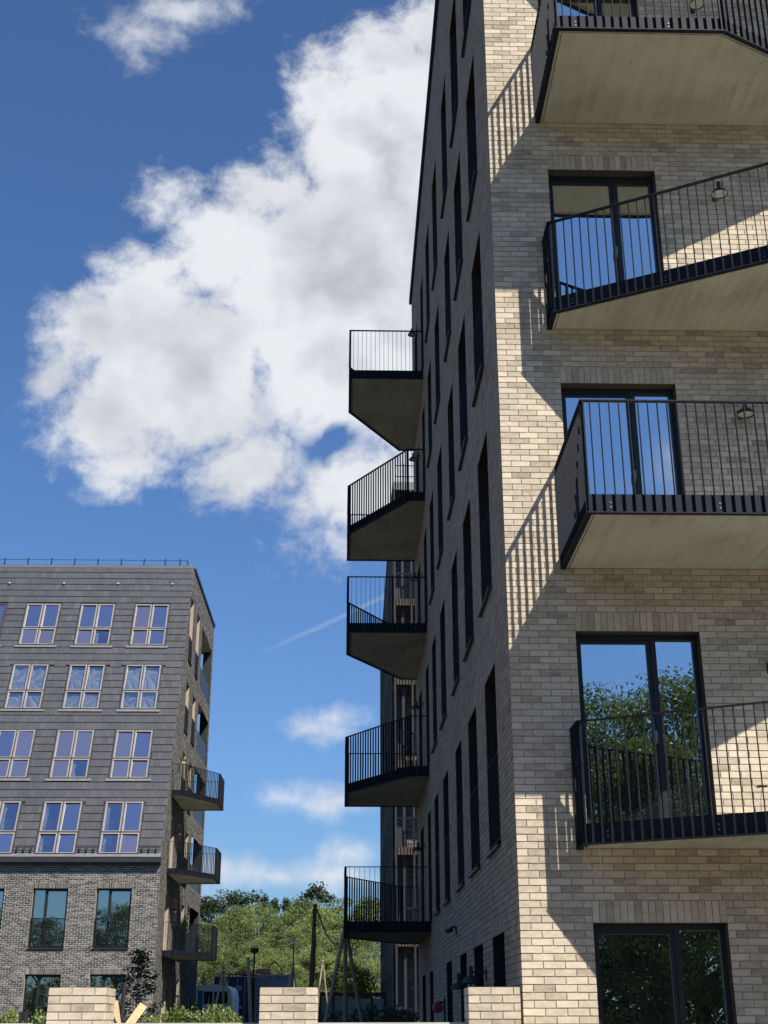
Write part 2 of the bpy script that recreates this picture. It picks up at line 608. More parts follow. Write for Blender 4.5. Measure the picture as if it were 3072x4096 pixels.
def glass_mat(name, refl=0.55, tint=(0.9, 0.95, 1.0), through=0.0, dark=(0.012, 0.016, 0.018)):
    """coated glazing: mirror-like film over a dark room, optionally letting some of the room show"""
    m, nt, out = new_mat(name)
    gl = N(nt, 'ShaderNodeBsdfGlossy')
    gl.inputs['Roughness'].default_value = 0.0
    gl.inputs['Color'].default_value = tint + (1,)
    wav = pos_noise(nt, 1.3, 2, 0.5)
    nt.links.new(bump(nt, wav, 0.10, 0.02), gl.inputs['Normal'])
    df = N(nt, 'ShaderNodeBsdfDiffuse')
    df.inputs['Color'].default_value = dark + (1,)
    base = df.outputs[0]
    if through:
        tr = N(nt, 'ShaderNodeBsdfTransparent')
        tr.inputs['Color'].default_value = (0.85, 0.9, 0.88, 1)
        mx0 = N(nt, 'ShaderNodeMixShader')
        mx0.inputs[0].default_value = through
        nt.links.new(base, mx0.inputs[1])
        nt.links.new(tr.outputs[0], mx0.inputs[2])
        base = mx0.outputs[0]
    lw = N(nt, 'ShaderNodeLayerWeight')
    lw.inputs[0].default_value = 0.25
    fac = mathn(nt, 'MULTIPLY_ADD', lw.outputs[0], 1 - refl, refl, clamp=True)
    mx = N(nt, 'ShaderNodeMixShader')
    nt.links.new(fac, mx.inputs[0])
    nt.links.new(base, mx.inputs[1])
    nt.links.new(gl.outputs[0], mx.inputs[2])
    nt.links.new(mx.outputs[0], out.inputs[0])
    return m


M['glass'] = glass_mat('door glass', 0.62, (0.90, 0.97, 1.0))
M['glass_dark'] = glass_mat('shaded window glass', 0.10, (0.8, 0.9, 1.0), 0.0, (0.008, 0.010, 0.014))
M['glass_violet'] = glass_mat('roof window glass', 0.66, (0.96, 0.88, 0.97), 0.0, (0.05, 0.045, 0.055))
M['glass_grey'] = glass_mat('greyer roof window glass', 0.50, (1.0, 0.90, 0.95), 0.0, (0.10, 0.09, 0.11))
M['glass_clear'] = glass_mat('clear roof window glass', 0.58, (0.95, 0.88, 0.98), 0.35, (0.05, 0.045, 0.055))
M['glass_film'] = glass_mat('roof window glass over plastic', 0.52, (0.97, 0.88, 0.98), 0.9, (0.05, 0.045, 0.055))
M['glass_green'] = glass_mat('green tinted glass', 0.42, (0.86, 0.97, 0.96), 0.75, (0.012, 0.018, 0.017))


def leaf_mat(name, lo, hi, trans=0.35):
    m, nt, out = new_mat(name)
    a = N(nt, 'ShaderNodeAttribute', attribute_name='tone')
    oi = N(nt, 'ShaderNodeObjectInfo')
    tn = mathn(nt, 'ADD', a.outputs['Fac'], mathn(nt, 'MULTIPLY', mathn(nt, 'SUBTRACT', oi.outputs['Random'], 0.5), 0.55), clamp=True)
    col = ramp(nt, tn, [(0.0, lo), (1.0, hi)])
    d = N(nt, 'ShaderNodeBsdfDiffuse')
    t = N(nt, 'ShaderNodeBsdfTranslucent')
    g = N(nt, 'ShaderNodeBsdfGlossy')
    g.inputs['Roughness'].default_value = 0.45
    g.inputs['Color'].default_value = (0.9, 0.95, 0.9, 1)
    nt.links.new(col, d.inputs[0])
    nt.links.new(col, t.inputs[0])
    mx = N(nt, 'ShaderNodeMixShader')
    mx.inputs[0].default_value = trans
    nt.links.new(d.outputs[0], mx.inputs[1])
    nt.links.new(t.outputs[0], mx.inputs[2])
    m2 = N(nt, 'ShaderNodeMixShader')
    m2.inputs[0].default_value = 0.025
    nt.links.new(mx.outputs[0], m2.inputs[1])
    nt.links.new(g.outputs[0], m2.inputs[2])
    nt.links.new(m2.outputs[0], out.inputs[0])
    return m


M['willow'] = leaf_mat('willow leaves', (0.065, 0.10, 0.026), (0.25, 0.31, 0.105))
M['street'] = leaf_mat('street tree leaves', (0.045, 0.07, 0.016), (0.15, 0.20, 0.05))
M['pine'] = leaf_mat('dark pine needles', (0.018, 0.032, 0.016), (0.05, 0.075, 0.035), 0.15)
M['lime'] = leaf_mat('lime green leaves', (0.13, 0.18, 0.02), (0.30, 0.36, 0.06), 0.45)
M['hedge'] = leaf_mat('fresh hedge leaves', (0.10, 0.14, 0.03), (0.30, 0.36, 0.12), 0.4)
M['darkleaf'] = leaf_mat('dark leaves', (0.022, 0.036, 0.016), (0.085, 0.115, 0.05), 0.25)
M['curtain'] = leaf_mat('grey film', (0.12, 0.14, 0.14), (0.42, 0.46, 0.45), 0.3)
M['film'] = leaf_mat('plastic film', (0.5, 0.55, 0.55), (0.9, 0.93, 0.92), 0.3)

# ================================================================== the setting
FLOOR = 3.15
ZO = 1.61                       # level of a bed joint close to eye level; courses are 75 mm


def grid_sheet(xs, ys, zf):
    mb = MB()
    for i in range(len(xs) - 1):
        for j in range(len(ys) - 1):
            x0, x1, y0, y1 = xs[i], xs[i + 1], ys[j], ys[j + 1]
            mb.quad((x0, y0, zf(x0, y0)), (x1, y0, zf(x1, y0)), (x1, y1, zf(x1, y1)), (x0, y1, zf(x0, y1)))
    return mb


def court_z(x, y):
    if y < 0.25:
        return 0.0
    if y < 36:
        return 0.5 + 0.5 * (y - 0.3) / 36
    return 1.0 + (min(y, 220) - 36) * 0.012


XS = [-600, -120, -60, -30, -15, -5, 0, 5, 15, 40, 120, 600]
grid_sheet(XS, [-600, -200, -60, -20, -6, 0.25], lambda x, y: 0.0).build('street_pavement', M['paving'], kind='structure')
grid_sheet(XS, [0.25, 0.26, 8, 18, 28, 36, 50, 70, 100, 160, 220, 900], court_z).build('courtyard_ground', M['grass'], kind='structure')


# ================================================================== brickwork
def courses(u0, u1, z0, n, openings, soldiers=(), par=0, ulim=None, rnd=random):
    """rectangles (ua, ub, va, vb) of stretcher bond, cut round openings; soldiers are upright bricks over openings"""
    out = []
    blocks = [tuple(o) for o in openings] + [tuple(s) for s in soldiers]
    for i in range(n):
        va, vb = z0 + i * 0.075 + 0.005, z0 + (i + 1) * 0.075 - 0.005
        a_, b_ = (u0, u1) if ulim is None else ulim(va, vb, u0, u1)
        if b_ - a_ < 0.05:
            continue
        start = u0 + (-0.1125 if (i + par) % 2 == 0 else 0.0)
        cuts = sorted((b[0], b[1]) for b in blocks if b[2] < vb - 0.012 and b[3] > va + 0.012)
        segs, x = [], a_
        for c0, c1 in cuts:
            if c0 > x + 0.02:
                segs.append((x, min(c0, b_)))
            x = max(x, c1)
        if x < b_ - 0.02:
            segs.append((x, b_))
        for s0, s1 in segs:
            k = math.floor((s0 - start) / 0.225)
            p = start + k * 0.225
            while p < s1:
                ua, ub = max(p, s0), min(p + 0.225, s1)
                ua2 = ua + (0.005 if ua > s0 + 1e-6 else 0.0)
                ub2 = ub - (0.005 if ub < s1 - 1e-6 else 0.0)
                if ub2 - ua2 > 0.025:
                    out.append((ua2, ub2, va, vb))
                p += 0.225
    for s in soldiers:
        m = max(1, round((s[1] - s[0]) / 0.075))
        w = (s[1] - s[0]) / m
        for j in range(m):
            out.append((s[0] + j * w + 0.004, s[0] + (j + 1) * w - 0.004, s[2] + 0.005, s[3] - 0.005))
    return out


def brick_tone():
    r = random.random()
    if r < 0.13:
        return random.uniform(0.20, 0.38)
    if r < 0.66:
        return random.uniform(0.40, 0.60)
    return random.uniform(0.58, 0.84)


def brick_box(mb, Mp, r, proud=0.002, depth=0.012, tone=None):
    d = random.uniform(-proud, proud * 0.6)
    mb.mbox(Mp, r[0], r[1], r[2], r[3], d, depth, brick_tone() if tone is None else tone, 0, skip=(4,))


def wall_with_holes(mb, Mp, u0, u1, v0, v1, holes, d=0.008, vtop=None):
    us = sorted({u0, u1, *[min(max(h[i], u0), u1) for h in holes for i in (0, 1)]})
    vv = sorted({v0, v1, *[min(max(h[i], v0), v1) for h in holes for i in (2, 3)]})
    for a, b in zip(us, us[1:]):
        for c, e in zip(vv, vv[1:]):
            mu, mv = (a + b) / 2, (c + e) / 2
            if any(h[0] < mu < h[1] and h[2] < mv < h[3] for h in holes):
                continue
            e0 = e1 = e
            if vtop is not None and e == v1:
                e0, e1 = vtop(a), vtop(b)
            mb.quad(Mp(a, c, d), Mp(b, c, d), Mp(b, e1, d), Mp(a, e0, d))


def reveals(mb, Mp, h, depth, d0=0.006):
    a, b, c, e = h
    mb.quad(Mp(a, c, d0), Mp(a, c, depth), Mp(a, e, depth), Mp(a, e, d0))
    mb.quad(Mp(b, c, d0), Mp(b, e, d0), Mp(b, e, depth), Mp(b, c, depth))
    mb.quad(Mp(a, e, d0), Mp(a, e, depth), Mp(b, e, depth), Mp(b, e, d0))
    mb.quad(Mp(a, c, d0), Mp(b, c, d0), Mp(b, c, depth), Mp(a, c, depth))


def offset_poly(pts, d):
    """inset an open outline that starts and ends on the wall (w = 0); positive d moves inwards"""
    n = len(pts)
    lines = []
    for i in range(n - 1):
        a, b = Vector(pts[i]), Vector(pts[i + 1])
        e = (b - a).normalized()
        nrm = Vector((e.y, -e.x))
        mid = (a + b) / 2
        cen = Vector((sum(p[0] for p in pts) / n, sum(p[1] for p in pts) / n * 0.6))
        if (cen - mid).dot(nrm) < 0:
            nrm = -nrm
        lines.append((a + nrm * d, e))
    res = []
    a0, e0 = lines[0]
    res.append((a0.x, 0.0))
    for (a, e), (b, g) in zip(lines, lines[1:]):
        den = e.x * g.y - e.y * g.x
        t = ((b.x - a.x) * g.y - (b.y - a.y) * g.x) / den
        res.append((a.x + e.x * t, a.y + e.y * t))
    a1, e1 = lines[-1]
    res.append((a1.x, 0.0))
    return res


def balcony(parent, P, outline, zs, single_bars, name='balcony', lab=None, rail=1.28):
    """P(u, w, z) -> world point, u along the wall, w outwards. Slab, steel edge, fascia, bars, handrail."""
    uc = sum(p[0] for p in outline) / len(outline)
    root = empty(name, Vector(P(uc, 0, zs)) - root_offset(parent))
    root.parent = parent
    if lab:
        root['label'] = lab
    # concrete slab with a drip groove round the soffit
    sl = MB()

    def prism_uv(pts, z0, z1, mb):
        n = len(pts)
        mb.poly([P(u, w, z0) for u, w in pts])
        mb.poly([P(u, w, z1) for u, w in reversed(pts)])
        for i in range(n):
            a, b = pts[i], pts[(i + 1) % n]
            mb.quad(P(a[0], a[1], z0), P(b[0], b[1], z0), P(b[0], b[1], z1), P(a[0], a[1], z1))
    prism_uv(offset_poly(outline, 0.046), zs + 0.022, zs + 0.19, sl)
    prism_uv(offset_poly(outline, 0.105), zs + 0.004, zs + 0.021, sl)
    o1, o2 = offset_poly(outline, 0.048), offset_poly(outline, 0.088)
    for i in range(len(o1) - 1):
        a, b, c, d = o1[i], o1[i + 1], o2[i + 1], o2[i]
        sl.hexa([P(*a, zs + 0.004), P(*b, zs + 0.004), P(*c, zs + 0.004), P(*d, zs + 0.004),
                 P(*a, zs + 0.021), P(*b, zs + 0.021), P(*c, zs + 0.021), P(*d, zs + 0.021)])
    sl.build('slab', M['concrete'], root)
    edge, fas, hand, bolts = MB(), MB(), MB(), MB()
    posts = []
    bars = []
    i0, i1, i2 = outline, offset_poly(outline, 0.036), offset_poly(outline, 0.044)
    e_in = offset_poly(outline, 0.060)
    h_in = offset_poly(outline, 0.046)
    h_out = offset_poly(outline, -0.004)
    for i in range(len(outline) - 1):
        a, b = Vector(outline[i]), Vector(outline[i + 1])

        def ring(mb, A, B, z0, z1):
            mb.hexa([P(*A[i], z0), P(*A[i + 1], z0), P(*B[i + 1], z0), P(*B[i], z0), P(*A[i], z1), P(*A[i + 1], z1), P(*B[i + 1], z1), P(*B[i], z1)])
        ring(edge, i0, e_in, zs - 0.014, zs)
        ring(fas, i1, i2, zs + 0.0005, zs + 0.205)
        ring(hand, h_out, h_in, zs + rail - 0.014, zs + rail)
        L = (b - a).length
        e = (b - a) / L
        nrm = Vector((e.y, -e.x))
        if (Vector(i2[i]) - a).dot(nrm) + (Vector(i2[i + 1]) - b).dot(nrm) < 0:
            nrm = -nrm
        nb = max(2, round(L / 0.105))
        sp = L / nb

        def flat(mb, t, wd, dp, z0, z1):
            c = a + e * t
            q = [c - e * wd / 2, c + e * wd / 2, c + e * wd / 2 + nrm * dp, c - e * wd / 2 + nrm * dp]
            mb.hexa([P(k.x, k.y, z0) for k in q] + [P(k.x, k.y, z1) for k in q])
        for k in range(1, nb):
            m1 = MB()
            flat(m1, k * sp, 0.008, 0.034, zs + 0.0005, zs + rail - 0.0145)
            bars.append(m1)
            if k % 11 in (2,):
                for zz in (0.06, 0.11):
                    c = a + e * (k * sp + sp / 2) + nrm * 0.030
                    bolts.hexa([P(c.x + e.x * s1 * .008 + nrm.x * s2, c.y + e.y * s1 * .008 + nrm.y * s2, zs + zz + dz)
                                for dz in (-.008, .008) for s1, s2 in ((-1, 0), (1, 0), (1, .0055), (-1, .0055))])
        for t in (0.012 if i == 0 else 0.03, L - (0.012 if i == len(outline) - 2 else 0.03)):
            post = MB()
            flat(post, t, 0.012, 0.045, zs + 0.0007, zs + rail - 0.0148)
            posts.append(post)
    edge.build('edge_angle', M['steel'], root)
    fas.build('fascia', M['steel'], root)
    hand.build('handrail', M['steel'], root)
    for post in posts:
        post.build('post', M['steel'], root)
    if bolts.f:
        bolts.build('bolts', M['zinc'], root, kind='stuff')
    if single_bars:
        for b in bars:
            b.build('baluster', M['steel'], root)
    else:
        allb = MB()
        for b in bars:
            n = len(allb.v)
            allb.v += b.v
            allb.f += [tuple(j + n for j in f) for f in b.f]
            allb.t += b.t
            allb.m += b.m
        allb.build('balusters', M['steel'], root, kind='stuff')
    return root


def glazed_door(parent, Mp, h, rec, name, split=0.64, handle=True, glass='glass', flip=False, sill=True, rmat='reveal'):
    """frame with one wide opening leaf and one narrow fixed light"""
    u0, u1, z0, z1 = h
    fl = (lambda a, b: (a, b)) if not flip else (lambda a, b: (u0 + u1 - b, u0 + u1 - a))
    c = Vector(Mp((u0 + u1) / 2, z0, rec))
    root = empty(name, c - root_offset(parent))
    root.parent = parent
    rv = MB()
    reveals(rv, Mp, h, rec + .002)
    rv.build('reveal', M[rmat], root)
    fr = MB()
    f = 0.055

    def bx(a, b, c_, d_, e0, e1, mb=fr):
        a, b = fl(a, b)
        mb.mbox(Mp, a, b, c_, d_, e0, e1)
    bx(u0 + .002, u0 + f, z0, z1 - .002, rec, rec + 0.07)
    bx(u1 - f, u1 - .002, z0, z1 - .002, rec, rec + 0.07)
    bx(u0 + f, u1 - f, z1 - f - .01, z1 - .002, rec, rec + 0.07)
    bx(u0 + f, u1 - f, z0, z0 + 0.06, rec, rec + 0.07)
    um = u0 + (u1 - u0) * split
    bx(um - 0.03, um + 0.03, z0 + .06, z1 - f - .01, rec + .001, rec + 0.07)
    fr.build('frame', M['alu'], root)
    lf = MB()
    g0, g1, gz0, gz1 = u0 + f, um - 0.03, z0 + 0.06, z1 - f - 0.01
    s = 0.048
    for q in ((g0, g0 + s * .5, gz0, gz1), (g1 - s, g1, gz0, gz1), (g0 + s * .5, g1 - s, gz1 - s * .8, gz1), (g0 + s * .5, g1 - s, gz0, gz0 + s)):
        bx(*q, rec + 0.014, rec + 0.06, lf)
    lf.build('leaf_frame', M['alu'], root)
    for q in ((g0 + s * .5, g1 - s, gz0 + s, gz1 - s * .8), (um + 0.03, u1 - f, gz0, gz1)):
        a, b = fl(q[0], q[1])
        pn = MB()
        pn.quad(Mp(a, q[2], rec + 0.035), Mp(b, q[2], rec + 0.035), Mp(b, q[3], rec + 0.035), Mp(a, q[3], rec + 0.035))
        pn.build('pane', M[glass], root)
    if handle:
        hd = MB()
        hc = g1 - s / 2
        zc = z0 + 1.06
        bx(hc - .018, hc + .018, zc - .075, zc + .075, rec - 0.006, rec + 0.013, hd)
        bx(hc - .012, hc + .012, zc + .02, zc + .045, rec - 0.05, rec - 0.006, hd)
        bx(hc - .012, hc + .012, zc - .06, zc + .05, rec - 0.062, rec - 0.0505, hd)
        hd.build('handle', M['zinc'], root)
    if sill:
        sm = MB()
        sm.hexa([Mp(u0 - .03, z0 - .035, -0.055), Mp(u1 + .03, z0 - .035, -0.055), Mp(u1 + .03, z0 - .015, rec + .05), Mp(u0 - .03, z0 - .015, rec + .05),
                 Mp(u0 - .03, z0 - .012, -0.055), Mp(u1 + .03, z0 - .012, -0.055), Mp(u1 + .03, z0 - .001, rec + .05), Mp(u0 - .03, z0 - .001, rec + .05)])
        sm.build('sill', M['zinc'] if sill is True else M[sill], root)
    return root


def juliet(root, Mp, h, out=0.03, height=1.1, spacing=0.1):
    u0, u1, z0, z1 = h
    g = MB()
    g.mbox(Mp, u0 + .01, u1 - .01, z0 + height - .015, z0 + height, -out, -out + 0.04)
    g.mbox(Mp, u0 + .01, u1 - .01, z0 + 0.06, z0 + .075, -out, -out + 0.04)
    g.mbox(Mp, u0 + .01, u0 + .022, z0 + 0.08, z0 + height - .02, -out, -out + 0.09)
    g.mbox(Mp, u1 - .022, u1 - .01, z0 + 0.08, z0 + height - .02, -out, -out + 0.09)
    g.build('guard_rail', M['steel'], root)
    n = round((u1 - u0) / spacing)
    b = MB()
    for k in range(1, n):
        u = u0 + (u1 - u0) * k / n
        b.mbox(Mp, u - .004, u + .004, z0 + .0755, z0 + height - .0155, -out, -out + .035)
    b.build('guard_bars', M['steel'], root, kind='stuff')


def wall_lamp(name, base, out, label, arm=0.28, yaw_vec=(0, -1, 0), r=0.13, group=None):
    """dome lamp hung from a short arm on a wall plate"""
    b = Vector(base)
    o = Vector(yaw_vec).normalized()
    side = Vector((-o.y, o.x, 0))
    k = r / 0.13
    root = empty(name, b, label=label, cat='lamp', group=group)
    pl = MB()
    q = [b + side * s1 * .035 * k + Vector((0, 0, s2 * .07 * k)) for s1, s2 in ((-1, -1), (1, -1), (1, 1), (-1, 1))]
    pl.hexa([p + o * .001 for p in q] + [p + o * .016 for p in q])
    pl.build('wall_plate', M['black'], root)
    tip = b + o * arm
    am = MB()
    am.tube([b + o * .016 + Vector((0, 0, .03 * k)), tip + Vector((0, 0, .03 * k))], .012 * k, 8)
    am.build('arm', M['black'], root)
    nk = MB()
    nk.tube([tip + Vector((0, 0, .105 * k)), tip + Vector((0, 0, -.02 * k))], .03 * k, 12)
    nk.build('neck', M['black'], root)
    sh = MB()
    c = tip + Vector((0, 0, -.02 * k))
    sh.lathe(c, [(a * k, z * k) for a, z in ((.03, 0), (.065, -.012), (.10, -.04), (.122, -.075), (.13, -.105), (.124, -.105), (.115, -.075), (.05, -.03))], 24)
    sh.build('lamp_shade', M['black'], root, smooth=True)
    df = MB()
    df.lathe(c, [(.119 * k, -.088 * k), (.07 * k, -.094 * k), (0.001, -.096 * k)], 24)
    df.build('diffuser', M['lamp_white'], root)
    return root


# ================================================================== near apartment block
def FRONT(u, v, d):
    return (u, d, v)


SLOPE = -0.0085


def SIDE(u, v, d):
    return (SLOPE * u + d, u, v)


SOFF = [3.26 + FLOOR * k for k in range(5)]           # balcony soffits
doors = [(0.76, 2.17, 0.28 + FLOOR * k, 2.51 + FLOOR * k) for k in range(6)]
near = empty('apartment_building', (0, 0, 0), label='tall buff brick apartment block with angled steel balconies, filling the right side', cat='building')
END = 17.6


def side_top(u):
    return 21.85 - 0.0739 * u


cols = [(1.35, 2.55), (3.65, 4.85), (5.92, 7.02), (8.5, 9.65), (10.8, 11.9), (12.95, 13.95), (15.3, 16.4)]
swins = []
for k in range(6):
    for ci, (a, b) in enumerate(cols):
        if k == 0 and ci == 4:
            continue
        z0 = 0.34 + FLOOR * k
        z1 = 2.51 + FLOOR * k if k < 5 else 18.62
        if k == 0:
            z0 = 0.55
        swins.append((a, b, z0, z1))

core = MB()
wall_with_holes(core, FRONT, 0.006, 8.0, 0.0, 21.9, doors, 0.008)
core.build('front_wall', M['mortar'], near)
core = MB()
wall_with_holes(core, SIDE, 0.009, END, 0.0, 21.9, swins, 0.008, vtop=lambda u: side_top(u) - 0.02)
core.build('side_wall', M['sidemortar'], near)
core = MB()
core.quad((SLOPE * END + .01, END, 0), (8, END, 0), (8, END, 20.55), (SLOPE * END + .01, END, 20.55))
core.quad((8, 0.009, 0), (8, END, 0), (8, END, 20.55), (8, 0.009, 21.85))
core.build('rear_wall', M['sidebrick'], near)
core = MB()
core.quad((0.1, 0.1, side_top(0) - 0.05), (8, 0.1, side_top(0) - 0.05), (8, END - .1, side_top(END) - .05), (0, END - .1, side_top(END) - .05))
core.build('roof', M['coping'], near)
cp = MB()
cp.hexa([SIDE(-.06, side_top(0) - .04, -.07), SIDE(END + .05, side_top(END) - .04, -.07), SIDE(END + .05, side_top(END) - .04, .25), SIDE(-.06, side_top(0) - .04, .25),
         SIDE(-.06, side_top(0) + .10, -.07), SIDE(END + .05, side_top(END) + .10, -.07), SIDE(END + .05, side_top(END) + .10, .25), SIDE(-.06, side_top(0) + .10, .25)])
cp.box(0.26, 8.0, -0.06, 0.25, 21.82, 21.95)
cp.build('coping', M['coping'], near)

# front bricks: the nearest ones in view are pieces of their own
sold = [(h[0] - 0.0, h[1] + 0.0, h[3], h[3] + 0.225) for h in doors]
frects = courses(0.0, 8.0, 0.035, 291, doors, sold, par=0)


def in_view(x, y, z):
    d = Vector((x, y, z)) - CAM
    w = d.dot(fwd)
    if w <= 0:
        return False
    px, py = 1536 + FPX * d.dot(r2) / w, 2048 - FPX * d.dot(u2) / w
    return 0 < px < 3072 and 0 < py < 4090


vis = [r for r in frects if in_view((r[0] + r[1]) / 2, 0, r[2])]
vis.sort(key=lambda r: (Vector(((r[0] + r[1]) / 2, 0, r[2])) - CAM).length)
single = set(vis[:300])
cache = {}


def brick_piece(r, Mp, parent, mat, depth=0.012):
    w, hgt = round(r[1] - r[0], 3), round(r[3] - r[2], 3)
    key = (w, hgt, random.randrange(9), mat.name, Mp.__name__, depth)
    if key not in cache:
        mb = MB()
        t = brick_tone()
        j = lambda: random.uniform(-.0015, .0015)
        fr = [(-w / 2 + j(), 0 + j()), (w / 2 + j(), 0 + j()), (w / 2 + j(), hgt + j()), (-w / 2 + j(), hgt + j())]
        d = random.uniform(-.002, .001)
        o0 = Vector(Mp(0, 0, 0))
        p = [Vector(Mp(a, b, d)) - o0 for a, b in fr] + [Vector(Mp(a, b, depth)) - o0 for a, b in fr]
        mb.hexa([p[i] for i in (0, 1, 2, 3, 4, 5, 6, 7)], t, skip=(1,))
        cache[key] = mb.mesh('brick', mat)
    o = link(bpy.data.objects.new('brick', cache[key]))
    c = Mp((r[0] + r[1]) / 2, r[2], 0)
    o.location = Vector(c) - root_offset(parent)
    o.parent = parent
    return o


rest = MB()
for r in frects:
    if r in single:
        brick_piece(r, FRONT, near, M['brick'])
    else:
        brick_box(rest, FRONT, r)
rest.build('front_bricks', M['brick'], near, kind='stuff')

ssold = [(h[0], h[1], h[3], h[3] + 0.225) for h in swins if h[3] < 18]


def side_lim(va, vb, u0, u1):
    return u0, min(u1, (21.83 - vb) / 0.0739)


srects = courses(0.014, END, 0.035, 291, swins, ssold, par=1, ulim=side_lim)
rest = MB()
for r in srects:
    brick_box(rest, SIDE, r)
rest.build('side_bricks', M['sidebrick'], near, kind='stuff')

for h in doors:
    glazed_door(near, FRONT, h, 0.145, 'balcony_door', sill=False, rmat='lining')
for k, h in enumerate(swins):
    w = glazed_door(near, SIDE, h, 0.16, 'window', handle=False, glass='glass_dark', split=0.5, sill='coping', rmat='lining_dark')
    if h[2] > 1:
        juliet(w, SIDE, h, 0.0, 1.08, 0.1)

# balconies of the sunlit front
BL, BR, D0, D1 = 0.63, 5.25, 0.43, 1.77


def PF(u, w, z):
    return (u, -w, z)


outA = [(BL, 0), (BL, D1), (2.69, D1), (BR, D0), (BR, 0)]
outB = [(BL, 0), (BL, D0), (3.19, D1), (BR, D1), (BR, 0)]
for k, z in enumerate(SOFF):
    balcony(near, PF, outB if k % 2 == 0 else outA, z, k < 4, lab=('balcony slanting away from the corner' if k % 2 == 0 else 'balcony squared off towards the corner'))


# balconies of the shaded side, near the far end
def PS(u, w, z):
    return (SLOPE * u - w, u, z)


sA = [(13.25, 0), (13.25, D1), (15.15, D1), (17.45, 0.40), (17.45, 0)]
sB = [(13.25, 0), (13.25, 0.40), (15.5, D1), (17.45, D1), (17.45, 0)]
for k, z in enumerate(SOFF):
    balcony(near, PS, sA if k % 2 == 0 else sB, z, False, lab=('shaded balcony with its straight end towards the street' if k % 2 == 0 else 'shaded balcony with its slanting side towards the street'))

# lamps on this block
for k, z in enumerate((5.12, 8.27, 11.42, 14.55)):
    names = ['first', 'second', 'third', 'topmost']
    wall_lamp('wall_lamp', (2.92, 0.0, z + .12), None,
              'dark dome wall lamp beside the %s balcony door up on the sunlit front' % ['lowest', 'second', 'third', 'topmost'][k], 0.22, (0, -1, 0), 0.105, 'lamps beside the front balcony doors')
for k, z in enumerate((5.15, 8.3, 11.4, 14.5, 18.0)):
    wall_lamp('wall_lamp', SIDE(14.8, z, 0), None,
              'dark dome lamp over the %s balcony of the shaded side wall' % ['lowest', 'second', 'third', 'fourth', 'topmost'][k], 0.17, (-1, 0, 0), 0.105, 'lamps over the side balconies')
wall_lamp('wall_lamp', SIDE(3.3, 2.12, 0), None, 'dark dome lamp on the shaded wall right behind the last brick pillar', 0.2, (-1, 0, 0), 0.12)
wall_lamp('wall_lamp', SIDE(5.3, 2.10, 0), None, 'dark dome lamp on the shaded wall just left of the last brick pillar', 0.18, (-1, 0, 0), 0.12)

# small camera bracket on the shaded wall
sc = empty('security_camera', SIDE(7.5, 2.9, 0), label='small black camera on a bracket on the shaded wall above the ground floor windows', cat='camera')
mb = MB()
mb.mbox(SIDE, 7.44, 7.56, 2.86, 2.99, -.02, -.001)
mb.mbox(SIDE, 7.47, 7.53, 2.95, 2.98, -.10, -.0205)
mb.build('bracket', M['black'], sc)
mb = MB()
mb.tube([SIDE(7.55, 2.93, -.08), SIDE(7.42, 2.90, -.16)], .035, 12)
mb.build('camera_body', M['black'], sc)

# red dry riser inlet
dr = empty('fire_inlet', SIDE(10.1, 1.2, 0), label='red round fire inlet on a bracket low on the shaded wall', cat='valve')
mb = MB()
mb.mbox(SIDE, 10.0, 10.1, 1.5, 1.95, -.03, -.001)
mb.tube([SIDE(10.05, 1.88, -.031), SIDE(10.05, 1.88, -.10)], .02, 10)
mb.build('bracket', M['black'], dr)
mb = MB()
mb.tube([SIDE(9.98, 1.79, -.12), SIDE(10.10, 1.79, -.15)], [.085, .085], 18)
mb.tube([SIDE(10.05, 1.875, -.12), SIDE(10.05, 1.905, -.12)], .04, 12)
mb.build('wheel', M['red'], dr)

# string hanging under the lowest balcony, seedling on its edge
mb = MB()
pts = [(0.66, -.33, 3.245), (0.66, -.34, 3.13), (0.68, -.34, 3.07), (0.74, -.35, 3.0), (0.79, -.35, 2.985), (0.82, -.36, 3.02), (0.81, -.37, 3.12), (0.80, -.38, 3.245)]
mb.tube(pts, .0035, 6)
mb.build('dangling_string', M['cord'], label='pale string dangling under the corner of the lowest front balcony', cat='string')
sd = empty('seedling', (2.33, -1.0, 3.46), label='tiny green seedling standing on the lowest front balcony', cat='plant')
mb = MB()
mb.tube([(2.33, -1.0, 3.452), (2.34, -1.0, 3.6), (2.36, -1.0, 3.72)], .003, 6)
mb.build('stem', M['hedge'], sd)
mb = MB()
for a in range(3):
    c = Vector((2.36, -1.0, 3.73)) + Vector((math.cos(a * 2.1), math.sin(a * 2.1) * .4, .25)) * .035
    mb.lathe(c, [(.001, 0), (.03, .004), (.034, .012), (.001, .02)], 8, 0.4)
mb.build('leaves', M['hedge'], sd)

# ================================================================== brick pillars and low wall by the street
PTOP = 1.88


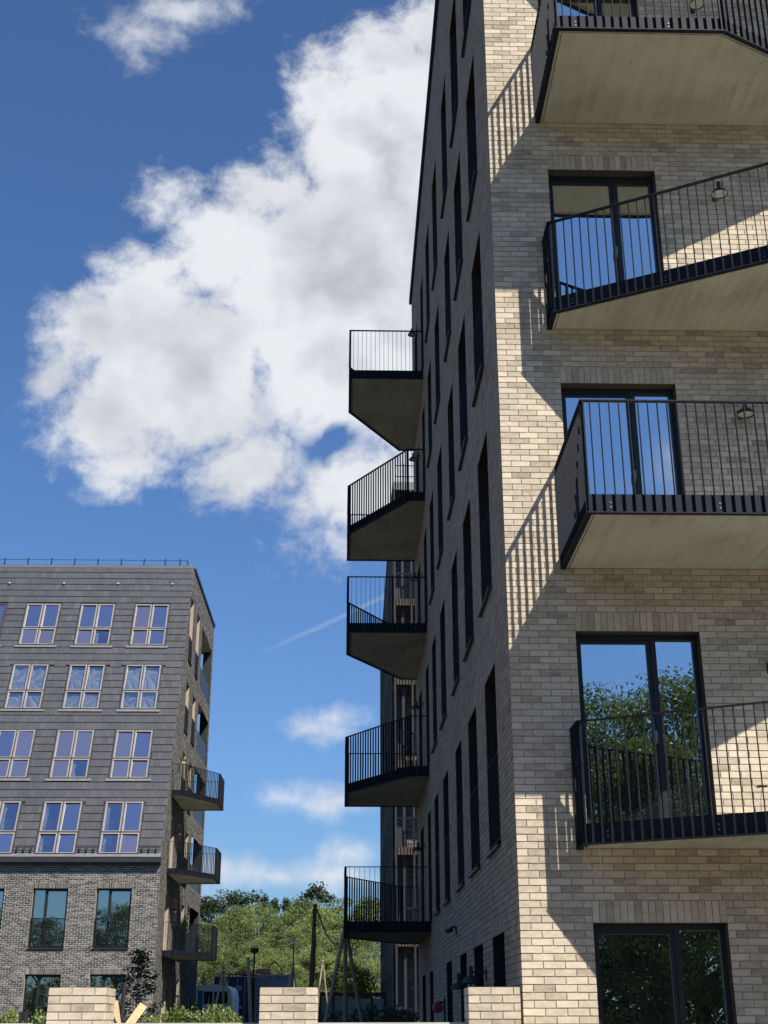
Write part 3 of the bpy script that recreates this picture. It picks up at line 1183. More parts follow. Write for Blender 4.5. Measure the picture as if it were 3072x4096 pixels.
def pillar(x0, x1, label):
    root = empty('brick_pillar', ((x0 + x1) / 2, -0.03, 0), label=label, cat='pillar', group='buff brick pillars along the street')
    y0, y1 = -0.30, 0.24
    mb = MB()
    mb.box(x0 + .008, x1 - .008, y0 + .008, y1 - .008, 0, PTOP - .006)
    mb.build('core', M['mortar'], root)
    lowp = MB()
    rows = 25
    zb = PTOP - rows * 0.075

    def FP(u, v, d):
        return (u, y0 + d, v)

    def RP(u, v, d):
        return (x1 - d, u, v)

    def LP(u, v, d):
        return (x0 + d, u, v)
    for Mp, a, b, par in ((FP, x0, x1, 1), (RP, y0 + .013, y1, 0), (LP, y0 + .013, y1, 0)):
        for r in courses(a, b, zb, rows, [], par=par):
            if r[2] > PTOP - 8 * .075:
                brick_piece(r, FP if Mp is FP else Mp, root, M['brick'], 0.0125)
            else:
                brick_box(lowp, Mp, r)
    lowp.build('lower_bricks', M['brick'], root, kind='stuff')
    t = MB()
    t.box(x0 + .004, x1 - .004, y0 + .004, y1 - .004, PTOP - .0055, PTOP - .001)
    t.build('top_bed', M['reveal'], root)
    return root


pillar(-4.73, -4.165, 'buff brick pillar at the left, with timber boards leaning beside it')
pillar(-2.65, -2.085, 'buff brick pillar in the middle, in front of the containers')
pillar(-0.58, -0.065, 'buff brick pillar close to the corner of the near block')
for a, b, lab in ((-9.0, -4.735, 'low grey concrete wall left of the left brick pillar'), (-4.16, -2.655, 'low grey concrete wall between the left and middle pillars'),
                  (-2.08, -0.585, 'low grey concrete wall between the middle pillar and the near block')):
    w = empty('low_wall', ((a + b) / 2, 0, 0), label=lab, cat='wall', group='low walls between the pillars')
    mb = MB()
    mb.box(a, b, -.05, .22, 0, 1.50)
    mb.build('wall_body', M['concrete_grey'], w)
    mb = MB()
    mb.box(a, b, -.08, .25, 1.502, 1.553)
    mb.build('coping_slab', M['concrete_grey'], w)

# ================================================================== slate clad block on the left
LX, LY, LZ = -9.2, 38.0, 0.8          # right hand corner and level of its ground floor
TS = 0.37                             # lean of the tiled face
TC = 1.0 / math.sqrt(1 + TS * TS)
EAVE = 7.62
LTOP = 21.42


def LF(u, v, d):
    return (u, LY + d, v)


def LS(u, v, d):                      # right hand wall, u runs away from the street
    return (LX - d, u, v)


def LT(u, v, d):                      # leaning tiled face, v measured up the slope
    z = EAVE + v * TC
    return (u, LY - 0.06 + TS * v * TC + d * TC, z - d * TS * TC)


left = empty('slate_building', (LX, LY, LZ), label='dark grey block with leaning slate tiled upper floors over dark brick, on the left', cat='building')
LXL = -21.0
lw_x = [(-11.62, -10.26), (-14.08, -12.72), (-16.53, -15.17), (-18.98, -17.62)]
lopen = [(a, b, 4.23, 6.44) for a, b in lw_x] + [(a, b, 1.1, 3.29) for a, b in lw_x]
core = MB()
wall_with_holes(core, LF, LXL, LX - .004, 0.3, 7.6, lopen, 0.012)
core.build('brick_wall', M['pale_mortar'], left)
lsold = [(h[0], h[1], h[3], h[3] + .225) for h in lopen]
mb = MB()
Z0L = 6.44 - 75 * 0.075
for r in courses(LXL, LX, Z0L, 90, lopen, lsold, par=1):
    mb.mbox(LF, r[0] + .005, r[1] - .005, r[2] + .007, r[3] - .007, random.uniform(-.004, .002), .014, min(1, max(0, random.gauss(.42, .26))), 0, skip=(4,))
mb.build('front_bricks', M['dark_brick'], left, kind='stuff')
for i, h in enumerate(lopen):
    film = None
    w = glazed_door(left, LF, h, 0.14, 'window', split=0.64, flip=True, handle=(h[2] > 2), glass='glass_green', sill='coping')
    if h[2] > 2:
        juliet(w, LF, h, -0.02, 1.1, 0.1)
    # curtain of builders' film hanging in the room
    mb = MB()
    a, b = h[0] + .1, h[1] - .1
    n = 26
    if i % 4 == 0 or h[2] < 2 or i % 4 == 1:
        a0 = a + (b - a) * (0.35 if i % 2 else 0.3)
        pr = None
        for k in range(n + 1):
            u = a0 + (b - a0) * k / n
            d = .34 + .05 * math.sin(k * 1.9 + i) + random.uniform(-.03, .03)
            zt = h[3] - .12 - abs(math.sin(k * .4 + i)) * .12
            zb = h[2] + (.1 if h[2] < 2 else .35 + .5 * abs(math.sin(k * .33 + i * 2)))
            cur = (u, d, zt, zb)
            if pr:
                mb.quad(LF(pr[0], pr[3], pr[1]), LF(u, zb, d), LF(u, zt, d), LF(pr[0], pr[2], pr[1]), random.uniform(.1, 1))
            pr = cur
        o = mb.build('curtain', M['curtain'], w)
    rb = MB()
    rb.quad(LF(h[0] - .3, h[2] - .2, .9), LF(h[1] + .3, h[2] - .2, .9), LF(h[1] + .3, h[3] + .2, .9), LF(h[0] - .3, h[3] + .2, .9))
    rb.quad(LF(h[0] - .3, h[3] + .2, .15), LF(h[1] + .3, h[3] + .2, .15), LF(h[1] + .3, h[3] + .2, .9), LF(h[0] - .3, h[3] + .2, .9))
    rb.quad(LF(h[0] - .3, h[2] - .2, .15), LF(h[0] - .3, h[2] - .2, .9), LF(h[0] - .3, h[3] + .2, .9), LF(h[0] - .3, h[3] + .2, .15))
    rb.quad(LF(h[1] + .3, h[2] - .2, .15), LF(h[1] + .3, h[2] - .2, .9), LF(h[1] + .3, h[3] + .2, .9), LF(h[1] + .3, h[3] + .2, .15))
    rb.build('room_wall', M['sidemortar'], w)

# gutter and flashing at the eaves
mb = MB()
mb.box(LXL, LX + .02, LY - .22, LY + .02, 7.345, 7.40)
mb.box(LXL, LX + .02, LY - .28, LY - .02, 7.402, 7.58)
mb.build('gutter', M['coping'], left)
mb = MB()
mb.mbox(LT, LXL, LX - .01, -.02, .13, -.05, -.01)
mb.build('eaves_flashing', M['zinc'], left)

# leaning face: underlay, windows, tiles
VT = (LTOP - EAVE) / TC
thead = [9.85 + FLOOR * k for k in range(4)]
tw_x = [(-11.66, -10.12), (-14.12, -12.58), (-16.58, -15.04), (-19.04, -17.50)]
twin = []
for k, zt in enumerate(thead):
    for j, (a, b) in enumerate(tw_x):
        twin.append((a, b, (zt - 2.12 - EAVE) / TC, (zt - EAVE) / TC, k, j))
holes = [(a - .03, b + .03, c - .10, e + .03) for a, b, c, e, k, j in twin]
mb = MB()
wall_with_holes(mb, LT, LXL, LX - .005, -.02, VT, [(a + .05, b - .05, c + .05, e - .05) for a, b, c, e, k, j in twin], 0.0)
mb.build('tile_underlay', M['underlay'], left)
GA, TW = 0.357, 0.243
trects = []
nrow = int(VT / GA) + 1
for i in range(nrow):
    v0, v1 = i * GA + .1, min((i + 1) * GA + .1, VT)
    if v1 - v0 < .05:
        continue
    off = (0.5 * TW if i % 2 else 0) + random.uniform(-.02, .02)
    cuts = sorted((h[0], h[1], h[2], h[3]) for h in holes if h[2] < v1 - .02 and h[3] > v0 + .02)
    # split the row in pieces that clear the windows
    p = LXL - off
    while p < LX:
        a, b = max(p + .003, LXL), min(p + TW - .003, LX)
        va, vb = v0, v1
        ok = b - a > .03
        for h in cuts:
            if a < h[1] and b > h[0]:
                if h[0] > a + .03 and h[0] < b:
                    b2 = h[0]
                    if h[2] <= v0 + .12 and h[3] >= v1 - .12:
                        b = b2
                        continue
                elif h[1] < b - .03 and h[1] > a:
                    if h[2] <= v0 + .12 and h[3] >= v1 - .12:
                        a = h[1]
                        continue
                # row straddles the head or foot of a window
                if h[2] > v0 + .12:
                    vb = min(vb, h[2])
                elif h[3] < v1 - .12:
                    va = max(va, h[3])
                else:
                    ok = False
        if ok and b - a > .03 and vb - va > .05:
            trects.append((a, b, va, vb))
        p += TW


def tile_geom(mb, r, tone, o0=None, c=None):
    a, b, v0, v1 = r
    lo, hi = -.040 + random.uniform(-.005, .004), -.012
    p = [LT(a, v0, lo), LT(b, v0, lo), LT(b, v0, -.001), LT(a, v0, -.001), LT(a, v1 + .004, hi), LT(b, v1 + .004, hi), LT(b, v1 + .004, .001), LT(a, v1 + .004, .001)]
    if c is not None:
        p = [Vector(q) - c for q in p]
    mb.hexa(p, tone, 0, skip=(4,))


def tile_tone():
    return min(1, max(0, random.gauss(.5, .13)))


tv = [r for r in trects if in_view(*LT((r[0] + r[1]) / 2, r[2], 0))]
tv.sort(key=lambda r: (Vector(LT((r[0] + r[1]) / 2, r[2], 0)) - CAM).length)
tsingle = set(tv[:300])
rest = MB()
tcache = {}
for r in trects:
    if r in tsingle:
        key = (round(r[1] - r[0], 3), round(r[3] - r[2], 3), random.randrange(6))
        c = Vector(LT((r[0] + r[1]) / 2, r[2], 0))
        if key not in tcache:
            m1 = MB()
            tile_geom(m1, r, tile_tone(), None, c)
            tcache[key] = m1.mesh('tile', M['tile'])
        o = link(bpy.data.objects.new('tile', tcache[key]))
        o.location = c - root_offset(left)
        o.parent = left
    else:
        tile_geom(rest, r, tile_tone())
rest.build('upper_tiles', M['tile'], left, kind='stuff')

for a, b, c, e, k, j in twin:
    cc = Vector(LT((a + b) / 2, c, 0))
    root = empty('roof_window', cc - root_offset(left))
    root.parent = left
    um = (a + b) / 2
    vm = e - 1.36
    fl = MB()                                    # dark flashing between and around the four sashes
    for q in ((a - .035, a + .02, c - .03, e + .045), (b - .02, b + .035, c - .03, e + .045), (a + .02, b - .02, e - .01, e + .045), (um - .025, um + .025, c, e - .01), (a + .02, um - .025, vm - .03, vm + .03), (um + .025, b - .02, vm - .03, vm + .03)):
        fl.mbox(LT, *q, -.085, .02)
    fl.build('flashing', M['sash_dark'], root)
    ap = MB()
    ap.mbox(LT, a - .16, b + .16, c - .14, c - .031, -.07, -.03)
    ap.build('apron', M['zinc'], root)
    fr = MB()
    dark_top = (k == 3 and j == 3)
    for (ua, ub) in ((a + .022, um - .027), (um + .027, b - .022)):
        for (va, vb) in ((c - .005, vm - .032), (vm + .032, e - .012)):
            s = .05
            fr.mbox(LT, ua, ua + s, va, vb, -.105, .02)
            fr.mbox(LT, ub - s, ub, va, vb, -.105, .02)
            fr.mbox(LT, ua + s, ub - s, vb - s, vb, -.104, .02)
            fr.mbox(LT, ua + s, ub - s, va, va + .03, -.104, .02)
            pn = MB()
            g = -.055
            j1, j2 = random.uniform(-.012, .012), random.uniform(-.02, .02)
            pn.quad(LT(ua + s, va + .03, g + j1 + j2), LT(ub - s, va + .03, g - j1 + j2), LT(ub - s, vb - s, g - j1 - j2), LT(ua + s, vb - s, g + j1 - j2))
            has_film = (k == 2) or (random.random() < .22)
            pn.build('pane', M['glass_film' if has_film else random.choice(('glass_violet', 'glass_violet', 'glass_grey'))], root)
            if has_film:
                # builders' film taped behind the glass, pulled into folds from one corner
                fm = MB()
                A, B = (ua + s, va + .03), (ub - s, vb - s)
                full = (k == 2)
                wd = (B[0] - A[0]) * (1.0 if full else .22)
                tx, ty = random.choice((.1, .9)), random.uniform(.3, .95)
                nn = 12
                P_ = [[None] * (nn + 1) for _ in range(nn + 1)]
                ph = random.uniform(0, 6)
                for x in range(nn + 1):
                    for y in range(nn + 1):
                        fx, fy = x / nn, y / nn
                        an = math.atan2(fy - ty, fx - tx)
                        rr = math.hypot(fx - tx, fy - ty)
                        dd = .06 + .045 * math.sin(an * 7 + ph) * min(1, rr * 2.5) + .02 * math.sin(an * 17 + 2 * ph)
                        P_[x][y] = LT(A[0] + wd * fx, A[1] + (B[1] - A[1]) * fy, dd)
                for x in range(nn):
                    for y in range(nn):
                        fm.quad(P_[x][y], P_[x + 1][y], P_[x + 1][y + 1], P_[x][y + 1], .5 + .5 * math.sin(math.atan2(y / nn - ty, x / nn - tx) * 7 + ph))
                fm.build('plastic_film', M['film'], root)
                bk = MB()
                bk.quad(LT(ua, va, .5), LT(ub, va, .5), LT(ub, vb, .5), LT(ua, vb, .5))
                bk.build('room_wall', M['underlay'], root)
    fr.build('sash', M['sash_dark'] if dark_top else M['sash'], root)

# snow guards between the lowest roof windows, anchor eyes near the top
for xa, xb in ((-10.05, -9.3), (-12.5, -11.75), (-14.95, -14.2), (-17.4, -16.65)):
    mb = MB()
    for v in (.22, .34):
        mb.tube([LT(xa, v, -.13), LT(xb, v, -.13)], .014, 6)
    for x in (xa + .1, (xa + xb) / 2, xb - .1):
        mb.mbox(LT, x - .012, x + .012, .16, .40, -.15, -.02)
    mb.build('snow_guard', M['black'], left)
for x in (-10.1, -12.6, -15.1, -17.6):
    mb = MB()
    mb.tube([LT(x, VT - 1.02, -.03), LT(x, VT - 1.06, -.13)], .03, 8)
    mb.build('anchor_eye', M['white'], left)

# right hand wall of this block: brick, follows the lean at its front edge
LEND = 52.6
LOG0 = 47.45


def lface_y(z):
    return LY if z < EAVE else LY + TS * (z - EAVE)


lswin = []
for k in range(6):
    zt = 3.29 + FLOOR * k if k < 5 else 19.9
    zb = (3.29 + FLOOR * k) - 2.2
    if k == 5:
        zb = 16.9
    if k == 0:
        lswin += [(40.6, 41.7, 1.2, 3.29), (42.6, 43.7, 1.2, 3.29), (44.9, 45.8, 1.9, 3.29), (46.6, 47.3, 1.9, 3.29), (49.0, 49.7, 1.9, 3.29), (50.6, 51.3, 1.9, 3.29)]
    else:
        lswin += [(42.6, 43.75, zb, zt), (45.2, 46.35, zb, zt)]
        if k < 3:
            lswin.append((39.6 + .35 * k, 40.7 + .35 * k, zb, zt))
loga = []
for k in range(1, 6):
    loga.append((LOG0, LEND - .45, 4.28 + FLOOR * (k - 1), 6.6 + FLOOR * (k - 1) if k < 5 else 19.85))
core = MB()
mort = MB()
wall_with_holes(mort, LS, LY + .012, LEND - .001, 0.3, EAVE, lswin + loga, 0.012)
# upper part, stepped in courses that follow the leaning edge
hs = lswin + loga
zbreak = sorted({EAVE, LTOP - .05, *[h[i] for h in hs for i in (2, 3) if EAVE < h[i] < LTOP]})
for z0, z1 in zip(zbreak, zbreak[1:]):
    row = sorted((h[0], h[1]) for h in hs if h[2] < (z0 + z1) / 2 < h[3])
    x = None
    segs = []
    cur = 'edge'
    for a, b in row:
        segs.append((cur, a))
        cur = b
    segs.append((cur, LEND - .001))
    for a, b in segs:
        a0, a1 = (lface_y(z0) + .03, lface_y(z1) + .03) if a == 'edge' else (a, a)
        mort.quad(LS(a0, z0, .012), LS(b, z0, .012), LS(b, z1, .012), LS(a1, z1, .012))
mort.build('side_wall', M['pale_mortar'], left)
mb = MB()


def l_lim(va, vb, u0, u1):
    return lface_y(vb) + .03, u1


for r in courses(LY + .02, LEND - .01, Z0L, 275, lswin + loga, (), par=0, ulim=l_lim):
    mb.mbox(LS, r[0], r[1], r[2], r[3], random.uniform(-.003, .002), .014, min(1, max(0, random.gauss(.5, .24))), 0, skip=(4,))
mb.build('side_bricks', M['dark_brick'], left, kind='stuff')
for h in lswin:
    w = glazed_door(left, LS, h, .16, 'side_window', handle=False, glass='glass_dark', split=.5, sill='coping')
    if h[2] > 4 and not (h[0] < 42 and h[2] < 12):
        juliet(w, LS, h, 0.02, 1.08, .1)
# hidden body behind the skins, keeping the far corner open as a loggia
mb = MB()
mb.box(LXL, LX - .18, LOG0 - .3, LOG0 - .02, 0.5, LTOP - .3)
mb.box(LXL, LX - 2.6, LOG0 - .019, LEND, 0.5, LTOP - .3)
mb.box(LX - 2.59, LX - .02, LOG0 - .019, LEND - .02, 0.5, 3.9)
mb.quad((LXL, LY + .2, 0.5), (LXL, LEND, 0.5), (LXL, LEND, LTOP - .3), (LXL, LY + 5, LTOP - .3))
mb.build('inner_wall', M['dark_brick'], left)
def one_box(name, mat, parent, *b):
    m1 = MB()
    m1.box(*b)
    return m1.build(name, mat, parent)


for k in range(1, 6):
    z = 4.03 + FLOOR * (k - 1)
    one_box('loggia_floor', M['concrete'], left, LX - 2.58, LX - .02, LOG0, LEND - .03, z - .02, z + .22)
    z = 4.25 + FLOOR * (k - 1)
    one_box('loggia_parapet', M['coping'], left, LX - 2.55, LX - .5, LEND - .09, LEND - .05, z, z + 1.05)
    one_box('loggia_parapet', M['coping'], left, LX - .10, LX - .05, LOG0 + .02, LEND - .47, z + .03, z + 1.1)
one_box('loggia_ceiling', M['concrete'], left, LX - 2.58, LX - .02, LOG0, LEND - .03, 19.86, 20.1)
one_box('corner_post', M['coping'], left, LX - .46, LX - .021, LEND - .449, LEND - .001, 3.9, 19.86)
one_box('corner_post', M['coping'], left, LX - .9, LX - .62, LEND - .35, LEND - .095, 3.9, 19.86)
mb = MB()
mb.box(LX - 2.58, LX - .013, LEND - .04, LEND, 20.1, LTOP - .1)
mb.build('rear_wall', M['dark_brick'], left)
mb = MB()
mb.poly([(LXL, lface_y(LTOP) + .1, LTOP - .1), (LX - .05, lface_y(LTOP) + .1, LTOP - .1), (LX - .05, LEND, LTOP - .1), (LXL, LEND, LTOP - .1)])
mb.build('roof', M['coping'], left)
# verge and parapet caps
mb = MB()
yt = lface_y(LTOP)
mb.box(LXL, LX + .05, yt - .10, yt + .25, LTOP - .03, LTOP + .09)
mb.build('parapet_cap', M['zinc'], left)
mb = MB()
mb.box(LX - .28, LX + .06, yt + .251, LEND + .06, LTOP - .06, LTOP + .085)
mb.build('verge_cap', M['coping'], left)
# roof guard rail
mb = MB()
gx = [-20.4, -19.3, -18.23, -17.13, -16.03, -14.94, -13.84, -12.74, -11.67, -10.67, -9.96]
yg = yt + .45
for x in gx:
    mb.hexa([(x - .05, yg - .02, LTOP), (x + .03, yg - .02, LTOP), (x + .03, yg + .02, LTOP), (x - .05, yg + .02, LTOP),
             (x + .0, yg - .02, LTOP + .62), (x + .05, yg - .02, LTOP + .62), (x + .05, yg + .02, LTOP + .62), (x + .0, yg + .02, LTOP + .62)])
mb.tube([(-9.55, yg + .3, LTOP), (-9.62, yg + .02, LTOP + .55)], .02, 6)
mb.build('guard_post', M['coping'], left)
for zz in (.28, .54):
    mb = MB()
    mb.tube([(LXL, yg, LTOP + zz), (-9.6, yg, LTOP + zz), (-9.5, yg + 6, LTOP + zz)], .012, 6)
    mb.build('guard_wire', M['steel'], left)


def PL(u, w, z):
    return (LX + w, u, z)


lB = [(39.75, 0), (39.75, .42), (42.1, 1.77), (44.0, 1.77), (44.0, 0)]
for k in range(3):
    balcony(left, PL, lB, 4.04 + FLOOR * k, False, lab='balcony on the right hand wall of the slate block')
for k in range(3):
    wall_lamp('wall_lamp', (LX, 41.6, 5.9 + FLOOR * k), None, 'small dark wall lamp over the %s side balcony of the slate block' % ['lowest', 'middle', 'top'][k], .18, (1, 0, 0), .11, 'lamps over the slate block balconies')

# ================================================================== block beyond, partly behind the near one
BX, BY, BE, BT = -0.12, 34.4, 58.5, 21.9
far = empty('far_building', (BX, BY, 1.0), label='dark brick block with open corner loggias seen behind the near block', cat='building')


def BS(u, v, d):
    return (BX + d, u, v)


def BF(u, v, d):
    return (u, BY + 1.7 + d, v)


bw = []
for k in range(6):
    for a in (38.6, 41.0, 44.2, 46.6, 49.8, 52.2, 55.2):
        zb = 1.2 + FLOOR * k if k else 1.4
        bw.append((a, a + 1.1, zb + .1, 3.35 + FLOOR * k if k < 5 else 19.6))
mb = MB()


def far_top(u):
    return BT - (u - BY) * .045


wall_with_holes(mb, BS, BY + 2.6, BE, .3, BT, bw, .01, vtop=far_top)
mb.build('side_wall', M['pale_mortar'], far)
mb = MB()
for r in courses(BY + 2.6, BE, .5, 282, bw, (), 0, ulim=lambda va, vb, a, b: (a, min(b, BY + (BT - vb) / .045))):
    mb.mbox(BS, r[0], r[1], r[2], r[3], random.uniform(-.003, .002), .012, min(1, max(0, random.gauss(.3, .2))), 0, skip=(4,))
mb.build('side_bricks', M['dark_brick'], far, kind='stuff')
for h in bw:
    if h[0] > 50 or True:
        rt = empty('window', Vector(BS(h[0], h[2], .16)) - root_offset(far))
        rt.parent = far
        g = MB()
        reveals(g, BS, h, .16)
        g.build('reveal', M['dark_brick'], rt)
        g = MB()
        for q in ((h[0], h[0] + .06, h[2], h[3]), (h[1] - .06, h[1], h[2], h[3]), (h[0] + .06, h[1] - .06, h[3] - .06, h[3]), (h[0] + .06, h[1] - .06, h[2], h[2] + .06)):
            g.mbox(BS, *q, .12, .158)
        g.build('frame', M['alu'], rt)
        g = MB()
        g.quad(BS(h[0], h[2], .157), BS(h[1], h[2], .157), BS(h[1], h[3], .157), BS(h[0], h[3], .157))
        g.build('pane', M['glass_dark'], rt)
# loggia at the street end
mb = MB()
mb.quad(BF(BX + .02, .3, 0.012), BF(6, .3, .012), BF(6, BT - .1, .012), BF(BX + .02, BT - .1, .012))
mb.build('loggia_back_wall', M['lining'], far)
mb = MB()
for r in courses(BX + .02, 3.2, .5, 282, [], (), 1):
    mb.mbox(BF, r[0], r[1], r[2], r[3], random.uniform(-.003, .002), .014, min(1, max(0, random.gauss(.45, .2))), 0, skip=(4,))
mb.build('loggia_bricks', M['dark_brick'], far, kind='stuff')
mb = MB()
mb.box(BX + .2, 6, BY + 1.75, BE, .5, BT - 1.4)
mb.build('body', M['dark_brick'], far)
for k in range(1, 7):
    z = 4.1 + 3.2 * (k - 1)
    one_box('loggia_floor', M['lining'], far, BX + .01, 6, BY + .02, BY + 1.69, z, z + .27)
mb = MB()
mb.box(BX - .04, 6, BY, BY + 1.72, BT - .05, BT + .3)
mb.hexa([(BX - .05, BY + 1.721, BT - .1), (BX + .3, BY + 1.721, BT - .1), (BX + .3, BE, far_top(BE) - .05), (BX - .05, BE, far_top(BE) - .05),
         (BX - .05, BY + 1.721, BT + .06), (BX + .3, BY + 1.721, BT + .06), (BX + .3, BE, far_top(BE) + .1), (BX - .05, BE, far_top(BE) + .1)])
mb.build('roof_cap', M['zinc'], far)
for x in (BX, .55, 1.6, 2.8):
    one_box('loggia_post', M['coping'], far, x, x + .07, BY - .02, BY + .05, 1, BT - .051)
one_box('inner_post', M['coping'], far, .19, .33, BY + .3, BY + .44, 1, BT - .051)
one_box('inner_post', M['coping'], far, BX + .05, BX + .3, BY + 1.4, BY + 1.65, 1, BT - .051)
mb = MB()
for k in range(1, 7):
    z = 4.37 + 3.2 * (k - 1)
    if z + 1.1 > BT:
        continue
    mb.box(BX + .1, 6, BY - .05, BY - .01, z + 1.02, z + 1.07)
    for i in range(22):
        x = BX + .12 + i * .12
        mb.box(x, x + .012, BY - .05, BY - .015, z - .2, z + 1.0195)
mb.build('loggia_railing', M['steel'], far)
mb = MB()
for x in (.3, 1.2, 2.1):
    mb.box(x, x + .04, BY + .4, BY + .44, BT + .3, BT + 1.3)
for z in (.7, 1.2):
    mb.box(-.0, 3, BY + .405, BY + .435, BT + z, BT + z + .03)
mb.build('roof_guard', M['steel'], far)


# ================================================================== greenery
def leaf_cloud(mb, rnd, centre, rad, n, size, squash=1.0, tone=(0.0, 1.0), up=0.3, elong=1.6):
    c = Vector(centre)
    for _ in range(n):
        while True:
            p = Vector((rnd.uniform(-1, 1), rnd.uniform(-1, 1), rnd.uniform(-1, 1)))
            if p.length <= 1:
                break
        q = c + Vector((p.x * rad, p.y * rad, p.z * rad * squash))
        d = Vector((rnd.gauss(0, 1), rnd.gauss(0, 1), rnd.gauss(up, 1)))
        d.normalize()
        s = d.orthogonal().normalized()
        s.rotate(Matrix.Rotation(rnd.uniform(0, 6.283), 3, d))
        l = size * rnd.uniform(.6, 1.3)
        w = l / elong * .5
        t = rnd.uniform(*tone)
        mb.quad(q - d * l * .5, q + s * w, q + d * l * .5, q - s * w, t)


def limb_path(rnd, a, b, n=4, wob=.08):
    a, b = Vector(a), Vector(b)
    L = (b - a).length
    pts = [a]
    for i in range(1, n):
        p = a.lerp(b, i / n) + Vector((rnd.uniform(-1, 1), rnd.uniform(-1, 1), rnd.uniform(-.4, .8))) * L * wob
        pts.append(p)
    pts.append(b)
    return pts


def tree_mesh(seed, H, RX, trunk_h, nclump, per, leaf, mat, clump_r, shape='round', trunk_r=.16, elong=1.8):
    rnd = random.Random(seed)
    tr, cr = MB(), MB()
    tr.tube(limb_path(rnd, (0, 0, -.3), (rnd.uniform(-.2, .2), rnd.uniform(-.2, .2), H * .75), 5, .02), [trunk_r, trunk_r * .85, trunk_r * .7, trunk_r * .5, trunk_r * .35, trunk_r * .15], 8)
    for i in range(nclump):
        fz = rnd.random()
        z = trunk_h + (H - trunk_h) * fz
        if shape == 'round':
            w = RX * math.sqrt(max(.05, 1 - (2 * fz - .85) ** 2 / 1.35))
        elif shape == 'cone':
            w = RX * (1.02 - fz) ** .8
        elif shape == 'column':
            w = RX * (.45 + .75 * math.sin(math.pi * min(1, fz + .1)) ** .8) * (1 - .45 * fz)
        else:
            w = RX * (.35 + .65 * fz) * (1 if fz < .85 else .75)
        a = rnd.uniform(0, 6.283)
        rr = w * math.sqrt(rnd.uniform(.12, 1.0))
        c = Vector((rr * math.cos(a), rr * math.sin(a), z))
        base = rnd.uniform(0.0, .55)
        leaf_cloud(cr, rnd, c, clump_r * rnd.uniform(.6, 1.25), per, leaf, .75, (base, min(1, base + .45)), .35, elong)
        if i % 3 == 0:
            z0 = max(.3, min(H * .7, z - rr * .8))
            tr.tube(limb_path(rnd, (0, 0, z0), c, 3, .1), [trunk_r * .35, trunk_r * .25, trunk_r * .15, trunk_r * .06], 5, caps=False)
    return tr.mesh('trunk', M['bark']), cr.mesh('crown', mat)


def plant(name, meshes, loc, scale, rz, label, cat, group=None, parts=('trunk', 'crown')):
    e = empty(name, loc, rz, label=label, cat=cat, group=group)
    e.scale = scale if hasattr(scale, '__len__') else (scale,) * 3
    for pn, me in zip(parts, meshes):
        o = link(bpy.data.objects.new(pn, me))
        o.parent = e
    return e


wil = [tree_mesh(11 + i, 10.0, 3.7, .6, 120, 260, .18, M['willow'], .88, 'round', .17, 2.4) for i in range(3)]
pin = [tree_mesh(31 + i, 13.0, 3.0, 4.0, 70, 110, .30, M['pine'], .95, 'top', .2, 2.0) for i in range(2)]
con = tree_mesh(41, 13.5, 2.0, 2.0, 80, 60, .30, M['pine'], .6, 'cone', .16, 2.2)
drk = tree_mesh(43, 13.0, 3.3, 2.5, 80, 100, .34, M['pine'], .85, 'round', .2, 1.8)


def at(px, Y):
    """world X of a photograph column at depth Y, near the horizon"""
    d = pix_dir(px, 3900)
    return CAM.x + d.x / d.y * (Y - CAM.y)


def ztop(py, Y, px=1200):
    d = pix_dir(px, py)
    return CAM.z + d.z / d.y * (Y - CAM.y)


wl = ['leftmost', 'second', 'third', 'fourth', 'fifth', 'sixth', 'seventh', 'eighth', 'ninth']
rn = random.Random(5)
k = 0
for px, py, Y in ((770, 3675, 84), (865, 3680, 88), (950, 3630, 94), (1040, 3612, 97), (1130, 3655, 88), (1210, 3605, 96), (1300, 3625, 90), (1385, 3590, 96), (1480, 3600, 90)):
    zb = court_z(0, Y)
    s = (ztop(py, Y) - zb) / 10.3
    plant('willow_tree', wil[k % 3], (at(px, Y), Y, zb), (s * 1.0, s * 1.0, s), k * 2.3, 'sunlit mid green bushy tree, %s from the left in the wood behind' % wl[k], 'tree', 'bushy trees of the wood')
    k += 1
k = 0
for px, py, Y in ((815, 3790, 76), (925, 3800, 78), (1040, 3790, 76), (1150, 3800, 79), (1255, 3790, 76), (1365, 3800, 78), (1465, 3790, 77)):
    zb = court_z(0, Y)
    s = (ztop(py, Y) - zb) / 10.3
    plant('willow_bush', wil[(k + 1) % 3], (at(px, Y), Y, zb), (s * 1.25, s * 1.25, s), k * 1.7 + 1, 'lower green bush, %s from the left in the front row of the wood' % wl[k], 'bush', 'bushes along the edge of the wood')
    k += 1
for i, (px, py, Y, lab) in enumerate(((835, 3585, 118, 'dark spreading pine standing at the left edge of the wood'), (945, 3570, 120, 'tall dark pine with rounded crown behind the wood at left'),
                                      (760, 3600, 116, 'dark pine half hidden behind the balconies of the slate block'))):
    zb = court_z(0, Y)
    s = (ztop(py, Y) - zb) / 13.3
    plant('pine_tree', pin[i % 2], (at(px, Y), Y, zb), (s * 1.05, s * 1.05, s), i * 2.1, lab, 'tree')
for i, (px, py, Y, lab) in enumerate(((1047, 3578, 118, 'slim dark conifer poking above the wood left of centre'), (1090, 3590, 120, 'pointed dark conifer next to the slim one above the wood'), (1140, 3588, 122, 'dark conifer top in the middle of the wood'))):
    zb = court_z(0, Y)
    s = (ztop(py, Y) - zb) / 13.8
    plant('conifer_tree', con, (at(px, Y), Y, zb), (s, s, s), i * 1.3, lab, 'tree')
plant('broad_tree', drk, (at(1257, 118), 118, court_z(0, 118)), (1.05, 1.05, (ztop(3540, 118) - court_z(0, 118)) / 13.4), .4, 'dark round crowned tree rising above the wood right of centre', 'tree')
